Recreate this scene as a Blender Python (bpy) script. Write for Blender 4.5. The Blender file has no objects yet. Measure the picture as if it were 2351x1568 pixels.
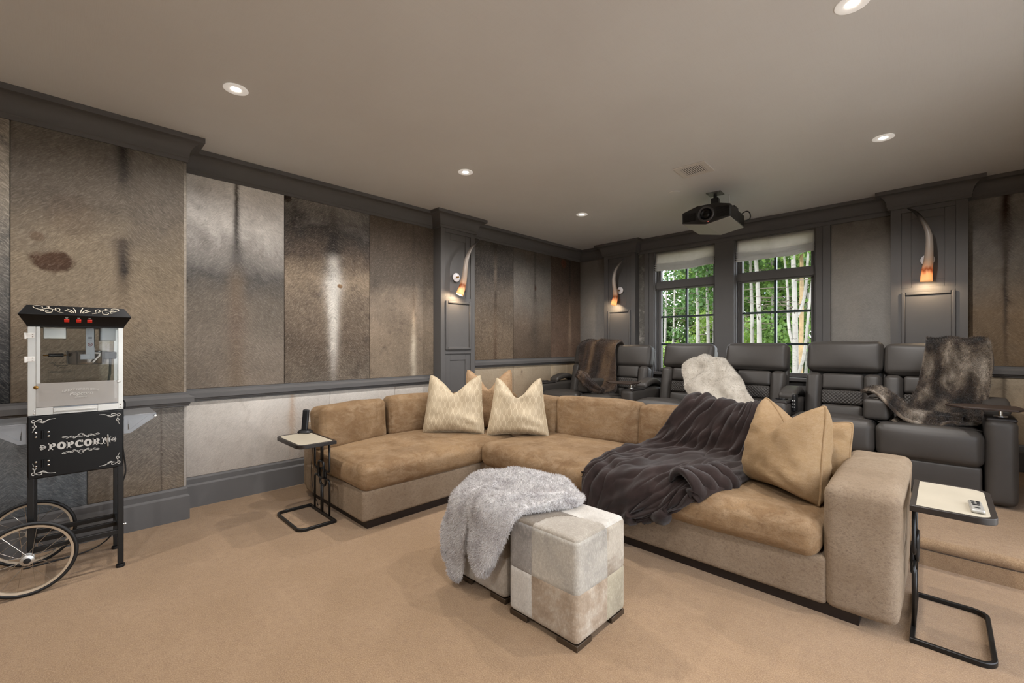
import bpy, bmesh, math, random
from mathutils import Vector, Matrix, noise as mnoise
import numpy as np

# ---------------------------------------------------------------- camera, sky, sun, exposure
SC = bpy.context.scene
COL = SC.collection
PI = math.pi
YAW = math.atan2(984.5, 1005.0)
cam_data = bpy.data.cameras.new('camera')
cam_data.sensor_fit = 'HORIZONTAL'
cam_data.sensor_width = 36.0
cam_data.lens = 36.0 * 1005.0 / 2351.0
cam_data.shift_y = 7.0 / 2351.0
cam_data.clip_start = 0.05
cam_data.clip_end = 300.0
CAM = bpy.data.objects.new('camera', cam_data)
CAM.location = (0.0, 0.0, 1.30)
CAM.rotation_euler = (PI / 2, 0.0, YAW)
COL.objects.link(CAM)
SC.camera = CAM

SC.view_settings.view_transform = 'Standard'
SC.view_settings.look = 'None'
SC.view_settings.exposure = 0.38
SC.view_settings.gamma = 1.0
SC.view_settings.use_curve_mapping = False
SC.cycles.max_bounces = 8
SC.cycles.diffuse_bounces = 5
SC.cycles.use_adaptive_sampling = True
SC.cycles.adaptive_threshold = 0.03
SC.cycles.transparent_max_bounces = 16
SC.cycles.use_denoising = True
SC.cycles.sample_clamp_indirect = 6.0

def make_world():
    w = bpy.data.worlds.new('sky')
    SC.world = w
    w.use_nodes = True
    nt = w.node_tree
    for n in list(nt.nodes):
        nt.nodes.remove(n)
    L = nt.links.new
    out = nt.nodes.new('ShaderNodeOutputWorld')
    bg = nt.nodes.new('ShaderNodeBackground')
    sky = nt.nodes.new('ShaderNodeTexSky')
    sky.sky_type = 'NISHITA'
    sky.sun_disc = False
    sky.sun_elevation = math.radians(48)
    sky.sun_rotation = math.radians(200)
    sky.altitude = 2400
    tc = nt.nodes.new('ShaderNodeTexCoord')
    nz = nt.nodes.new('ShaderNodeTexNoise')
    nz.inputs['Scale'].default_value = 5.0
    nz.inputs['Detail'].default_value = 6.0
    nz.inputs['Roughness'].default_value = 0.6
    rp = nt.nodes.new('ShaderNodeValToRGB')
    rp.color_ramp.elements[0].position = 0.38
    rp.color_ramp.elements[1].position = 0.56
    mul = nt.nodes.new('ShaderNodeMix')
    mul.data_type = 'RGBA'
    mul.blend_type = 'MULTIPLY'
    mul.inputs[0].default_value = 1.0
    mul.inputs[7].default_value = (SKY_BLUE, SKY_BLUE, SKY_BLUE, 1)
    mix = nt.nodes.new('ShaderNodeMix')
    mix.data_type = 'RGBA'
    mix.inputs[7].default_value = (SKY_CLOUD, SKY_CLOUD * 1.0, SKY_CLOUD * 1.03, 1)
    L(tc.outputs['Generated'], nz.inputs['Vector'])
    L(nz.outputs['Fac'], rp.inputs['Fac'])
    L(sky.outputs['Color'], mul.inputs[6])
    L(mul.outputs[2], mix.inputs[6])
    L(rp.outputs['Color'], mix.inputs[0])
    L(mix.outputs[2], bg.inputs['Color'])
    bg.inputs['Strength'].default_value = 1.0
    L(bg.outputs['Background'], out.inputs['Surface'])
SKY_BLUE, SKY_CLOUD = 0.65, 5.8
make_world()

sun_data = bpy.data.lights.new('sun', 'SUN')
sun_data.energy = 2.0
sun_data.angle = math.radians(0.6)
sun_data.color = (1.0, 0.95, 0.86)
SUN = bpy.data.objects.new('sun', sun_data)
SUN.rotation_euler = Vector((0.35, 0.80, -0.80)).to_track_quat('-Z', 'Y').to_euler()
SUN.location = (0, -5, 12)
COL.objects.link(SUN)

DOWNLIGHT_W = 74.0
DOWNLIGHT_COLOR = (1.0, 0.965, 0.94)

# portals only guide the sampling of the sky through the glazed openings, they give off no light
def portal(name, loc, rot, sx, sy):
    ld = bpy.data.lights.new(name, 'AREA')
    ld.shape = 'RECTANGLE'; ld.size = sx; ld.size_y = sy
    ld.cycles.is_portal = True
    o = bpy.data.objects.new(name, ld); o.location = loc; o.rotation_euler = rot
    COL.objects.link(o)
DOOR3 = (0.28, 3.60, 2.40)                                             # glazed doors in the wall beside the camera: y0, y1, height
portal('portal_doors', (1.16, (DOOR3[0] + DOOR3[1]) / 2, DOOR3[2] / 2), (PI / 2, 0, PI / 2), DOOR3[1] - DOOR3[0], DOOR3[2])
portal('portal_window', (-2.55, 6.27, 1.77), (-PI / 2, 0, 0), .86, 1.74)
portal('portal_window', (-1.45, 6.27, 1.77), (-PI / 2, 0, 0), .86, 1.74)

# ---------------------------------------------------------------- helpers
R0 = random.Random(7)

def lin(h):
    h = h.lstrip('#')
    o = []
    for i in (0, 2, 4):
        c = int(h[i:i + 2], 16) / 255.0
        o.append(c / 12.92 if c <= 0.04045 else ((c + 0.055) / 1.055) ** 2.4)
    return (o[0], o[1], o[2], 1.0)

def tag(o, label=None, cat=None, group=None, kind=None):
    if label: o['label'] = label
    if cat: o['category'] = cat
    if group: o['group'] = group
    if kind: o['kind'] = kind
    return o

def thing(name, label, cat, loc=(0, 0, 0), rz=0.0, group=None, kind=None):
    o = bpy.data.objects.new(name, None)
    o.empty_display_size = 0.1
    o.location = loc
    o.rotation_euler = (0, 0, rz)
    COL.objects.link(o)
    return tag(o, label, cat, group, kind)

def put(name, me, parent=None, loc=None, rot=None):
    o = bpy.data.objects.new(name, me)
    COL.objects.link(o)
    if parent is not None: o.parent = parent
    if loc is not None: o.location = loc
    if rot is not None: o.rotation_euler = rot
    return o

def n3(p, s=1.0, seed=0.0):
    return mnoise.noise(Vector((p[0] * s + seed, p[1] * s + seed * 1.7, p[2] * s - seed)))

class MB:
    """collects geometry and links it as one mesh object"""
    def __init__(self):
        self.v = []; self.f = []
    def add(self, verts, faces, M=None):
        b = len(self.v)
        if M is not None: verts = [M @ Vector(p) for p in verts]
        self.v.extend([tuple(p) for p in verts])
        self.f.extend([tuple(i + b for i in f) for f in faces])
        return self
    def box(self, x0, x1, y0, y1, z0, z1, M=None):
        v = [(x0, y0, z0), (x1, y0, z0), (x1, y1, z0), (x0, y1, z0), (x0, y0, z1), (x1, y0, z1), (x1, y1, z1), (x0, y1, z1)]
        f = [(3, 2, 1, 0), (4, 5, 6, 7), (0, 1, 5, 4), (1, 2, 6, 5), (2, 3, 7, 6), (3, 0, 4, 7)]
        return self.add(v, f, M)
    def tube(self, pts, r, n=8, closed=False, M=None, radii=None, flat=1.0):
        P = [Vector(p) for p in pts]
        k = len(P)
        v = []; f = []
        up = None
        for i in range(k):
            if closed: t = P[(i + 1) % k] - P[i - 1]
            else: t = P[min(i + 1, k - 1)] - P[max(i - 1, 0)]
            if t.length < 1e-9: t = Vector((0, 0, 1))
            t.normalize()
            if up is None:
                a = Vector((0, 0, 1)) if abs(t.z) < 0.9 else Vector((1, 0, 0))
                up = (a - t * a.dot(t)).normalized()
            else:
                up = up - t * up.dot(t)
                if up.length < 1e-6: up = t.orthogonal()
                up.normalize()
            s = t.cross(up)
            rr = radii[i] if radii else r
            for j in range(n):
                a = 2 * PI * j / n
                v.append(P[i] + (up * math.cos(a) * flat + s * math.sin(a)) * rr)
        m = k if closed else k - 1
        for i in range(m):
            i2 = (i + 1) % k
            for j in range(n):
                j2 = (j + 1) % n
                f.append((i * n + j, i * n + j2, i2 * n + j2, i2 * n + j))
        if not closed:
            f.append(tuple(range(n - 1, -1, -1)))
            f.append(tuple(range((k - 1) * n, k * n)))
        return self.add(v, f, M)
    def lathe(self, prof, n=24, M=None, cap=True):
        v = []; f = []
        for (r, z) in prof:
            for j in range(n):
                a = 2 * PI * j / n
                v.append((r * math.cos(a), r * math.sin(a), z))
        for i in range(len(prof) - 1):
            for j in range(n):
                j2 = (j + 1) % n
                f.append((i * n + j, i * n + j2, (i + 1) * n + j2, (i + 1) * n + j))
        if cap:
            f.append(tuple(range(n - 1, -1, -1)))
            f.append(tuple(range((len(prof) - 1) * n, len(prof) * n)))
        return self.add(v, f, M)
    def prism(self, poly, z0, z1, M=None):
        k = len(poly)
        v = [(p[0], p[1], z0) for p in poly] + [(p[0], p[1], z1) for p in poly]
        f = [tuple(range(k - 1, -1, -1)), tuple(range(k, 2 * k))]
        for i in range(k):
            j = (i + 1) % k
            f.append((i, j, k + j, k + i))
        return self.add(v, f, M)
    def ring_prism(self, outer, inner, z0, z1, M=None):
        k = len(outer)
        v = [(p[0], p[1], z0) for p in outer] + [(p[0], p[1], z0) for p in inner] + [(p[0], p[1], z1) for p in outer] + [(p[0], p[1], z1) for p in inner]
        f = []
        for i in range(k):
            j = (i + 1) % k
            f.append((i, j, 2 * k + j, 2 * k + i))
            f.append((k + j, k + i, 3 * k + i, 3 * k + j))
            f.append((2 * k + i, 2 * k + j, 3 * k + j, 3 * k + i))
            f.append((j, i, k + i, k + j))
        return self.add(v, f, M)
    def loft(self, rings, M=None, cap=True):
        k = len(rings[0]); v = []; f = []
        for r in rings: v.extend(r)
        for i in range(len(rings) - 1):
            for j in range(k):
                j2 = (j + 1) % k
                f.append((i * k + j, i * k + j2, (i + 1) * k + j2, (i + 1) * k + j))
        if cap:
            f.append(tuple(range(k - 1, -1, -1)))
            f.append(tuple(range((len(rings) - 1) * k, len(rings) * k)))
        return self.add(v, f, M)
    def mesh(self, name, mat=None, smooth=True, angle=40):
        me = bpy.data.meshes.new(name)
        me.from_pydata(self.v, [], self.f)
        bm = bmesh.new(); bm.from_mesh(me)
        bmesh.ops.recalc_face_normals(bm, faces=bm.faces)
        bm.to_mesh(me); bm.free()
        if mat is not None: me.materials.append(mat)
        if smooth:
            me.polygons.foreach_set('use_smooth', [True] * len(me.polygons))
            if angle < 180: me.set_sharp_from_angle(angle=math.radians(angle))
        me.update()
        return me
    def build(self, name, mat=None, parent=None, loc=None, rot=None, smooth=True, angle=40, bevel=0.0, seg=2):
        o = put(name, self.mesh(name, mat, smooth, angle), parent, loc, rot)
        if bevel > 0:
            m = o.modifiers.new('edge', 'BEVEL')
            m.width = bevel; m.segments = seg; m.limit_method = 'ANGLE'; m.angle_limit = math.radians(35)
            m.harden_normals = False
        return o

def bx(name, mat, parent, x0, x1, y0, y1, z0, z1, bevel=0.003):
    return MB().box(x0, x1, y0, y1, z0, z1).build(name, mat, parent, bevel=bevel)

def soft_box(size, r, n=8, k=3, puff=(0, 0, 0), amp=0.0, nscale=4.0, seed=0.0, shape=None):
    """rounded, puffed box centred on the origin"""
    h = [s / 2 for s in size]
    ax = []
    for a in range(3):
        rr = min(r, h[a] * 0.98)
        c = [-h[a] + rr * (i / k) for i in range(k)]
        m = max(2, n)
        inner = [-h[a] + rr + (2 * (h[a] - rr)) * i / m for i in range(m + 1)]
        ax.append(c + inner + [-x for x in reversed(c)])
    N = [len(a) - 1 for a in ax]
    idx = {}; v = []; f = []
    def vid(i, j, l):
        key = (i, j, l)
        if key in idx: return idx[key]
        q = [ax[0][i], ax[1][j], ax[2][l]]
        u = [q[a] / h[a] for a in range(3)]
        inn = [max(-(h[a] - min(r, h[a] * .98)), min(h[a] - min(r, h[a] * .98), q[a])) for a in range(3)]
        d = Vector([q[a] - inn[a] for a in range(3)])
        if d.length > 1e-9:
            rr = min(r, min(h) * .98)
            e = d.normalized()
            p = Vector([inn[a] + e[a] * min(r, h[a] * .98) for a in range(3)])
        else:
            p = Vector(q); e = Vector((0, 0, 0))
        for a in range(3):
            if puff[a]:
                b, c = (a + 1) % 3, (a + 2) % 3
                p[a] += puff[a] * u[a] * (1 - u[b] ** 2) * (1 - u[c] ** 2)
        if amp:
            w = n3(p, nscale, seed) * 0.7 + n3(p, nscale * 2.3, seed + 5) * 0.3
            g = Vector(u); g = g * (1.0 / max(1e-6, max(abs(t) for t in u)))
            g = Vector([t if abs(t) > 0.99 else 0 for t in g])
            if g.length > 0: p += g.normalized() * w * amp
        if shape: p = shape(p, u)
        idx[key] = len(v); v.append(tuple(p))
        return idx[key]
    for i in range(N[0]):
        for j in range(N[1]):
            f.append((vid(i, j, 0), vid(i, j + 1, 0), vid(i + 1, j + 1, 0), vid(i + 1, j, 0)))
            f.append((vid(i, j, N[2]), vid(i + 1, j, N[2]), vid(i + 1, j + 1, N[2]), vid(i, j + 1, N[2])))
    for i in range(N[0]):
        for l in range(N[2]):
            f.append((vid(i, 0, l), vid(i + 1, 0, l), vid(i + 1, 0, l + 1), vid(i, 0, l + 1)))
            f.append((vid(i, N[1], l), vid(i, N[1], l + 1), vid(i + 1, N[1], l + 1), vid(i + 1, N[1], l)))
    for j in range(N[1]):
        for l in range(N[2]):
            f.append((vid(0, j, l), vid(0, j, l + 1), vid(0, j + 1, l + 1), vid(0, j + 1, l)))
            f.append((vid(N[0], j, l), vid(N[0], j + 1, l), vid(N[0], j + 1, l + 1), vid(N[0], j, l + 1)))
    return v, f

def soft(name, mat, parent, c, size, r, M=None, angle=180, **kw):
    v, f = soft_box(size, r, **kw)
    T = Matrix.Translation(c)
    if M is not None: T = T @ M
    return MB().add(v, f, T).build(name, mat, parent, angle=angle)

def round_rect(w, h, r, n=5, corners=(1, 1, 1, 1)):
    """counter-clockwise outline centred on the origin; corners: which of BL BR TR TL are rounded"""
    out = []
    cs = [(-w / 2, -h / 2, PI), (w / 2, -h / 2, 1.5 * PI), (w / 2, h / 2, 0), (-w / 2, h / 2, .5 * PI)]
    for k, (x, y, a0) in enumerate(cs):
        rr = r if corners[k] else 0.002
        cx = x - math.copysign(rr, x); cy = y - math.copysign(rr, y)
        for i in range(n + 1):
            a = a0 + .5 * PI * i / n
            out.append((cx + rr * math.cos(a), cy + rr * math.sin(a)))
    return out

# ---------------------------------------------------------------- materials
class NT:
    def __init__(self, name):
        self.m = bpy.data.materials.new(name)
        self.m.use_nodes = True
        self.t = self.m.node_tree
        self.b = self.t.nodes['Principled BSDF']
        self.out = self.t.nodes['Material Output']
    def n(self, kind, **kw):
        x = self.t.nodes.new(kind)
        for k, v in kw.items():
            if k.startswith('i_'):
                x.inputs[k[2:].replace('_', ' ')].default_value = v
            else: setattr(x, k, v)
        return x
    def l(self, a, b): self.t.links.new(a, b)
    def coord(self, scale=None, rot=None, kind='Object'):
        tc = self.n('ShaderNodeTexCoord')
        if scale is None and rot is None: return tc.outputs[kind]
        mp = self.n('ShaderNodeMapping')
        if scale is not None: mp.inputs['Scale'].default_value = scale if hasattr(scale, '__len__') else (scale,) * 3
        if rot is not None: mp.inputs['Rotation'].default_value = rot
        self.l(tc.outputs[kind], mp.inputs['Vector'])
        return mp.outputs['Vector']
    def noise(self, vec, scale, detail=3.0, rough=0.55, dist=0.0):
        x = self.n('ShaderNodeTexNoise')
        x.inputs['Scale'].default_value = scale
        x.inputs['Detail'].default_value = detail
        x.inputs['Roughness'].default_value = rough
        x.inputs['Distortion'].default_value = dist
        self.l(vec, x.inputs['Vector'])
        return x.outputs['Fac']
    def ramp(self, fac, stops, interp='LINEAR'):
        x = self.n('ShaderNodeValToRGB')
        cr = x.color_ramp
        cr.interpolation = interp
        while len(cr.elements) < len(stops): cr.elements.new(0.5)
        while len(cr.elements) > len(stops): cr.elements.remove(cr.elements[-1])
        for e, (p, c) in zip(cr.elements, stops):
            e.position = p
            e.color = c if hasattr(c, '__len__') else (c, c, c, 1)
        self.l(fac, x.inputs['Fac'])
        return x.outputs['Color']
    def mix(self, fac, a, b, blend='MIX'):
        x = self.n('ShaderNodeMix', data_type='RGBA', blend_type=blend)
        for s, val in ((0, fac), (6, a), (7, b)):
            if hasattr(val, 'is_linked') or hasattr(val, 'links'): self.l(val, x.inputs[s])
            elif s == 0: x.inputs[0].default_value = val
            else: x.inputs[s].default_value = val
        return x.outputs[2]
    def math(self, op, a, b=0.0, clamp=False):
        x = self.n('ShaderNodeMath', operation=op, use_clamp=clamp)
        for s, val in ((0, a), (1, b)):
            if hasattr(val, 'links'): self.l(val, x.inputs[s])
            else: x.inputs[s].default_value = val
        return x.outputs[0]
    def bump(self, h, strength, dist=0.01):
        x = self.n('ShaderNodeBump')
        x.inputs['Strength'].default_value = strength
        x.inputs['Distance'].default_value = dist
        self.l(h, x.inputs['Height'])
        self.l(x.outputs['Normal'], self.b.inputs['Normal'])
    def base(self, c): 
        if hasattr(c, 'links'): self.l(c, self.b.inputs['Base Color'])
        else: self.b.inputs['Base Color'].default_value = c
    def set(self, **kw):
        for k, v in kw.items(): self.b.inputs[k.replace('_', ' ')].default_value = v

def simple(name, col, rough=0.5, metal=0.0, var=0.0, vscale=8.0, bump=0.0, bscale=60.0, sheen=0.0, coat=0.0, spec=0.5, bdist=0.004):
    t = NT(name)
    c = lin(col) if isinstance(col, str) else col
    if var:
        v = t.coord()
        nz = t.noise(v, vscale, 4, .6)
        lo = tuple(x * (1 - var) for x in c[:3]) + (1,)
        hi = tuple(min(1, x * (1 + var)) for x in c[:3]) + (1,)
        t.base(t.ramp(nz, [(0.3, lo), (0.7, hi)]))
    else: t.base(c)
    if bump: t.bump(t.noise(t.coord(), bscale, 3, .6), bump, bdist)
    t.set(Roughness=rough, Metallic=metal)
    t.b.inputs['Specular IOR Level'].default_value = spec
    if sheen:
        t.b.inputs['Sheen Weight'].default_value = sheen
        t.b.inputs['Sheen Roughness'].default_value = 0.4
    if coat: t.b.inputs['Coat Weight'].default_value = coat
    return t.m

def carpet_mat():
    t = NT('carpet')
    v = t.coord()
    big = t.noise(v, 2.2, 3, .6)
    mid = t.noise(v, 26, 4, .75)
    fine = t.noise(v, 190, 3, .75)
    c = t.ramp(big, [(0.3, lin('81674a')), (0.7, lin('92785c'))])
    c = t.mix(t.ramp(mid, [(0.40, 0.0), (0.66, 0.75)]), c, lin('7a6048'))
    c = t.mix(t.ramp(fine, [(0.42, 0.0), (0.66, 0.75)]), c, lin('a68d70'))
    t.base(c)
    h = t.math('ADD', t.math('MULTIPLY', mid, 0.6), fine)
    t.bump(h, 0.6, 0.006)
    t.set(Roughness=0.95)
    t.b.inputs['Specular IOR Level'].default_value = 0.1
    t.b.inputs['Sheen Weight'].default_value = 0.15
    return t.m

def velvet_mat(name, a, b, c2, nap=14.0, weave=260.0, sheen=0.2, worn=0.55, stroke='6b5034', stroke_amt=0.5, stroke_scale=26.0):
    """pile fabric: broad shading of the nap, brushed patches and short dark strokes where the pile opens"""
    t = NT(name)
    v = t.coord()
    big = t.noise(v, 3.0, 4, .62, 0.6)
    mid = t.noise(t.coord((1, 1, 1.8)), nap, 5, .7, 0.8)
    st = t.noise(t.coord((1.0, 1.0, 1.6), (0.3, 0.2, 0.5)), stroke_scale * 2.4, 3, .75, 1.2)
    fine = t.noise(v, weave, 2, .7)
    col = t.ramp(big, [(0.35, lin(a)), (0.65, lin(b))])
    col = t.mix(t.ramp(mid, [(0.42, 0.0), (0.72, worn)]), col, lin(c2))
    col = t.mix(t.ramp(st, [(0.50, 0.0), (0.68, stroke_amt)]), col, lin(stroke))
    col = t.mix(t.ramp(fine, [(0.3, 0.35), (0.6, 0.0)]), col, lin(stroke))
    t.base(col)
    t.bump(t.math('ADD', t.math('MULTIPLY', fine, .7), t.math('MULTIPLY', st, -.9)), 0.45, 0.004)
    t.set(Roughness=0.8)
    t.b.inputs['Specular IOR Level'].default_value = 0.2
    t.b.inputs['Sheen Weight'].default_value = sheen
    t.b.inputs['Sheen Roughness'].default_value = 0.35
    t.b.inputs['Sheen Tint'].default_value = lin('e8cfa8')
    return t.m

def leather_mat(name='grey_leather', col='3e3a36', quilt=False):
    t = NT(name)
    v = t.coord()
    nz = t.noise(v, 5, 4, .6)
    c = lin(col)
    t.base(t.ramp(nz, [(0.3, tuple(x * .9 for x in c[:3]) + (1,)), (0.7, tuple(x * 1.1 for x in c[:3]) + (1,))]))
    fine = t.noise(v, 320, 2, .6)
    if quilt:
        s = t.n('ShaderNodeSeparateXYZ'); t.l(v, s.inputs[0])
        a = t.math('SINE', t.math('MULTIPLY', t.math('ADD', s.outputs[0], s.outputs[2]), 105.0))
        b = t.math('SINE', t.math('MULTIPLY', t.math('SUBTRACT', s.outputs[0], s.outputs[2]), 105.0))
        h = t.math('POWER', t.math('MULTIPLY', t.math('ABSOLUTE', a), t.math('ABSOLUTE', b)), 0.5)
        t.bump(h, 0.8, 0.006)
    else:
        t.bump(fine, 0.12, 0.002)
    t.set(Roughness=0.48)
    t.b.inputs['Specular IOR Level'].default_value = 0.4
    return t.m

def fur_mat(name, stops, scale=7.0, stretch=(1, 1, 1), fine=150.0, bump=0.8, sheen=0.3, detail=4):
    t = NT(name)
    v = t.coord()
    a = t.noise(t.coord(stretch), scale, detail, .6, 0.5)
    f = t.noise(v, fine, 3, .7)
    c = t.ramp(t.math('ADD', a, t.math('MULTIPLY', t.math('SUBTRACT', f, 0.5), 0.25)), [(p, lin(h)) for p, h in stops])
    t.base(c)
    t.bump(f, bump, 0.008)
    t.set(Roughness=0.85)
    t.b.inputs['Specular IOR Level'].default_value = 0.15
    t.b.inputs['Sheen Weight'].default_value = sheen
    return t.m

def hide_mat(name, w, h, base, blotch=None, spine=None, spots=(), grain=0.30, seed=0.0, bump=0.5, warp=0.30, gain=1.0, hair=1.0, mottle=0.35):
    """cow hide: base = vertical colour stops, spine = (u, [(v, colour, width, strength)]); the hair flows out from the spine"""
    t = NT(name)
    tc = t.n('ShaderNodeTexCoord')
    mp = t.n('ShaderNodeMapping')
    mp.inputs['Location'].default_value = (seed * 3.1, seed * 1.7, seed * 5.3)
    t.l(tc.outputs['Object'], mp.inputs['Vector'])
    P = mp.outputs['Vector']
    sp = t.n('ShaderNodeSeparateXYZ'); t.l(tc.outputs['Object'], sp.inputs[0])
    u = t.math('DIVIDE', sp.outputs[0], w)
    v = t.math('DIVIDE', sp.outputs[2], h)
    nb = t.noise(P, 1.9, 4, .6, .5)
    nl = t.noise(P, 3.4, 5, .62, .6)
    nm = t.noise(P, 8.0, 5, .68, .4)
    vv = t.math('ADD', v, t.math('MULTIPLY', t.math('SUBTRACT', nl, .5), warp), True)
    c = t.ramp(vv, [(p, lin(x)) for p, x in base], 'EASE' if False else 'LINEAR')
    if blotch:
        for bc, lo, hi, st in blotch:
            c = t.mix(t.ramp(nm, [(lo, 0.0), (hi, st)]), c, lin(bc))
    u0 = spine[0] if spine else .5
    dx = t.math('SUBTRACT', u, u0)
    ax = t.math('MULTIPLY', t.math('ABSOLUTE', dx), w)
    # hair direction: outwards and down on both sides of the spine, wandering a little
    wz = t.math('ADD', sp.outputs[2], t.math('MULTIPLY', nl, .12))
    along = t.math('ADD', t.math('MULTIPLY', ax, .75), t.math('MULTIPLY', wz, -.66))
    across = t.math('ADD', t.math('MULTIPLY', ax, .66), t.math('MULTIPLY', wz, .75))
    cx = t.n('ShaderNodeCombineXYZ')
    t.l(t.math('MULTIPLY', along, 26.0 * hair), cx.inputs[0]); t.l(t.math('MULTIPLY', across, 170.0 * hair), cx.inputs[1])
    hairn = t.noise(cx.outputs[0], 1.0, 3, .65, .5)
    fine = t.noise(P, 75, 4, .72, .5)
    if spine:
        st = spine[1]
        d = t.math('ADD', dx, t.math('MULTIPLY', t.math('SUBTRACT', nm, .5), .05))
        d = t.math('ADD', d, t.math('MULTIPLY', t.math('SUBTRACT', hairn, .5), .035))
        wid = t.ramp(v, [(p, ww) for p, cc, ww, ss in st])
        stg = t.ramp(v, [(p, ss) for p, cc, ww, ss in st])
        colr = t.ramp(v, [(p, lin(cc)) for p, cc, ww, ss in st])
        q = t.math('DIVIDE', d, wid)
        m = t.math('POWER', 2.718, t.math('MULTIPLY', t.math('MULTIPLY', q, q), -1.6))
        m = t.math('MULTIPLY', m, stg, True)
        c = t.mix(m, c, colr)
    for (su, sv, ru, rv, sc, ss) in spots:
        a = t.math('DIVIDE', t.math('SUBTRACT', u, su), ru)
        b = t.math('DIVIDE', t.math('SUBTRACT', v, sv), rv)
        d = t.math('ADD', t.math('MULTIPLY', a, a), t.math('MULTIPLY', b, b))
        d = t.math('ADD', d, t.math('MULTIPLY', t.math('SUBTRACT', nm, .5), 2.2))
        m = t.ramp(d, [(0.45, ss), (1.25, 0.0)])
        c = t.mix(m, c, lin(sc))
    c = t.mix(1.0, c, t.ramp(nb, [(.30, 1 - mottle), (.66, 1.0)]), 'MULTIPLY')
    c = t.mix(1.0, c, t.ramp(nm, [(.30, 1 - mottle * .6), (.60, 1.0)]), 'MULTIPLY')
    g = t.math('ADD', t.math('MULTIPLY', hairn, .65), t.math('MULTIPLY', fine, .35))
    c = t.mix(1.0, c, t.ramp(g, [(0.30, 1 - grain * 1.5), (0.60, 1.0)]), 'MULTIPLY')
    c = t.mix(t.ramp(g, [(0.50, 0.0), (0.75, grain * .5)]), c, lin('cfc6ba'))
    if gain != 1.0: c = t.mix(1.0, c, (gain, gain, gain, 1), 'MULTIPLY')
    t.base(c)
    t.bump(g, bump, 0.006)
    t.set(Roughness=0.7)
    t.b.inputs['Specular IOR Level'].default_value = 0.25
    t.b.inputs['Sheen Weight'].default_value = 0.08
    return t.m

def glass_mat(name='window_glass', tint=(1, 1, 1, 1), gloss=0.02):
    t = NT(name)
    tr = t.n('ShaderNodeBsdfTransparent'); tr.inputs['Color'].default_value = tint
    gl = t.n('ShaderNodeBsdfGlossy'); gl.inputs['Roughness'].default_value = 0.02
    lw = t.n('ShaderNodeLayerWeight'); lw.inputs['Blend'].default_value = 0.25
    mx = t.n('ShaderNodeMixShader')
    f = t.math('ADD', t.math('MULTIPLY', lw.outputs['Fresnel'], 0.15), gloss, True)
    t.l(f, mx.inputs[0]); t.l(tr.outputs[0], mx.inputs[1]); t.l(gl.outputs[0], mx.inputs[2])
    t.l(mx.outputs[0], t.out.inputs['Surface'])
    return t.m

def emit_mat(name, col, strength):
    t = NT(name)
    t.base((0.8, 0.8, 0.8, 1))
    t.b.inputs['Emission Color'].default_value = col
    t.b.inputs['Emission Strength'].default_value = strength
    return t.m

MAT = {}
MAT['carpet'] = carpet_mat()
def ceiling_mat():
    t = NT('ceiling_fabric')
    v = t.coord()
    big = t.noise(v, 1.3, 3, .6)
    w1 = t.noise(t.coord((8, 420, 1)), 1.0, 2, .6)
    w2 = t.noise(t.coord((420, 8, 1)), 1.0, 2, .6)
    c = t.ramp(big, [(0.3, lin('d6d6d5')), (0.7, lin('dbdcdb'))])
    w = t.math('ADD', w1, w2)
    c = t.mix(t.ramp(w, [(0.8, 0.10), (1.2, 0.0)]), c, lin('bfbbb3'))
    t.base(c)
    t.bump(w, 0.12, 0.002)
    t.set(Roughness=0.55)
    t.b.inputs['Specular IOR Level'].default_value = 0.35
    return t.m
MAT['ceiling'] = ceiling_mat()
MAT['trim'] = simple('charcoal_paint', '5b5958', 0.6, var=0.05, vscale=3, bump=0.05, bscale=40, spec=0.3)
MAT['wall'] = simple('plain_wall', '8c8378', 0.8, var=0.05)
MAT['velvet'] = velvet_mat('sofa_velvet', '755b40', '8f7455', 'a69075', worn=.55, nap=9.0, stroke='594530', stroke_amt=.4)
MAT['velvet_base'] = velvet_mat('sofa_velvet_base', '81705d', '91816e', '786652', nap=20, worn=0.5, weave=220, stroke='5e4e40', stroke_amt=.6, stroke_scale=26)  # same velvet, greyer: nap sheen of the upright faces put into the colour
MAT['pillow_tan'] = velvet_mat('tan_pillow', '8c7353', '967d5e', 'a69074', nap=24, weave=300, worn=0.45, stroke='7d6243', stroke_amt=.4)
MAT['plinth'] = simple('dark_plinth', '1d1512', 0.4)
MAT['leather'] = leather_mat()
MAT['quilt'] = leather_mat('quilted_leather', '3b3733', True)
MAT['leather_dark'] = leather_mat('dark_leather', '2d2927')
MAT['black_metal'] = simple('black_metal', '141312', 0.38, metal=0.2, spec=0.5)
MAT['black_gloss'] = simple('black_gloss', '060607', 0.38, spec=0.3)
MAT['black_plastic'] = simple('black_plastic', '101012', 0.4)
MAT['rubber'] = simple('black_rubber', '0d0d0e', 0.55)
MAT['cream_rim'] = simple('cream_rim', 'b8a68f', 0.4, metal=0.3)
MAT['steel'] = simple('brushed_steel', 'c3c0bb', 0.25, metal=1.0)
MAT['alu'] = simple('aluminium', 'c6c4bf', 0.38, metal=0.85, var=0.04)
MAT['galv'] = simple('galvanised_sheet', '8d8f92', 0.4, metal=0.55, var=0.06)
MAT['cream_top'] = simple('cream_shagreen', 'aea592', 0.45, var=0.06, vscale=4)
MAT['white_print'] = simple('pale_print', 'b9b6b0', 0.6)
MAT['cream_print'] = simple('cream_print', 'd0c6b4', 0.6)
MAT['white_paint'] = simple('white_paint', 'd8d5d0', 0.45)
MAT['red'] = simple('red_plastic', 'c8281a', 0.35)
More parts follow.
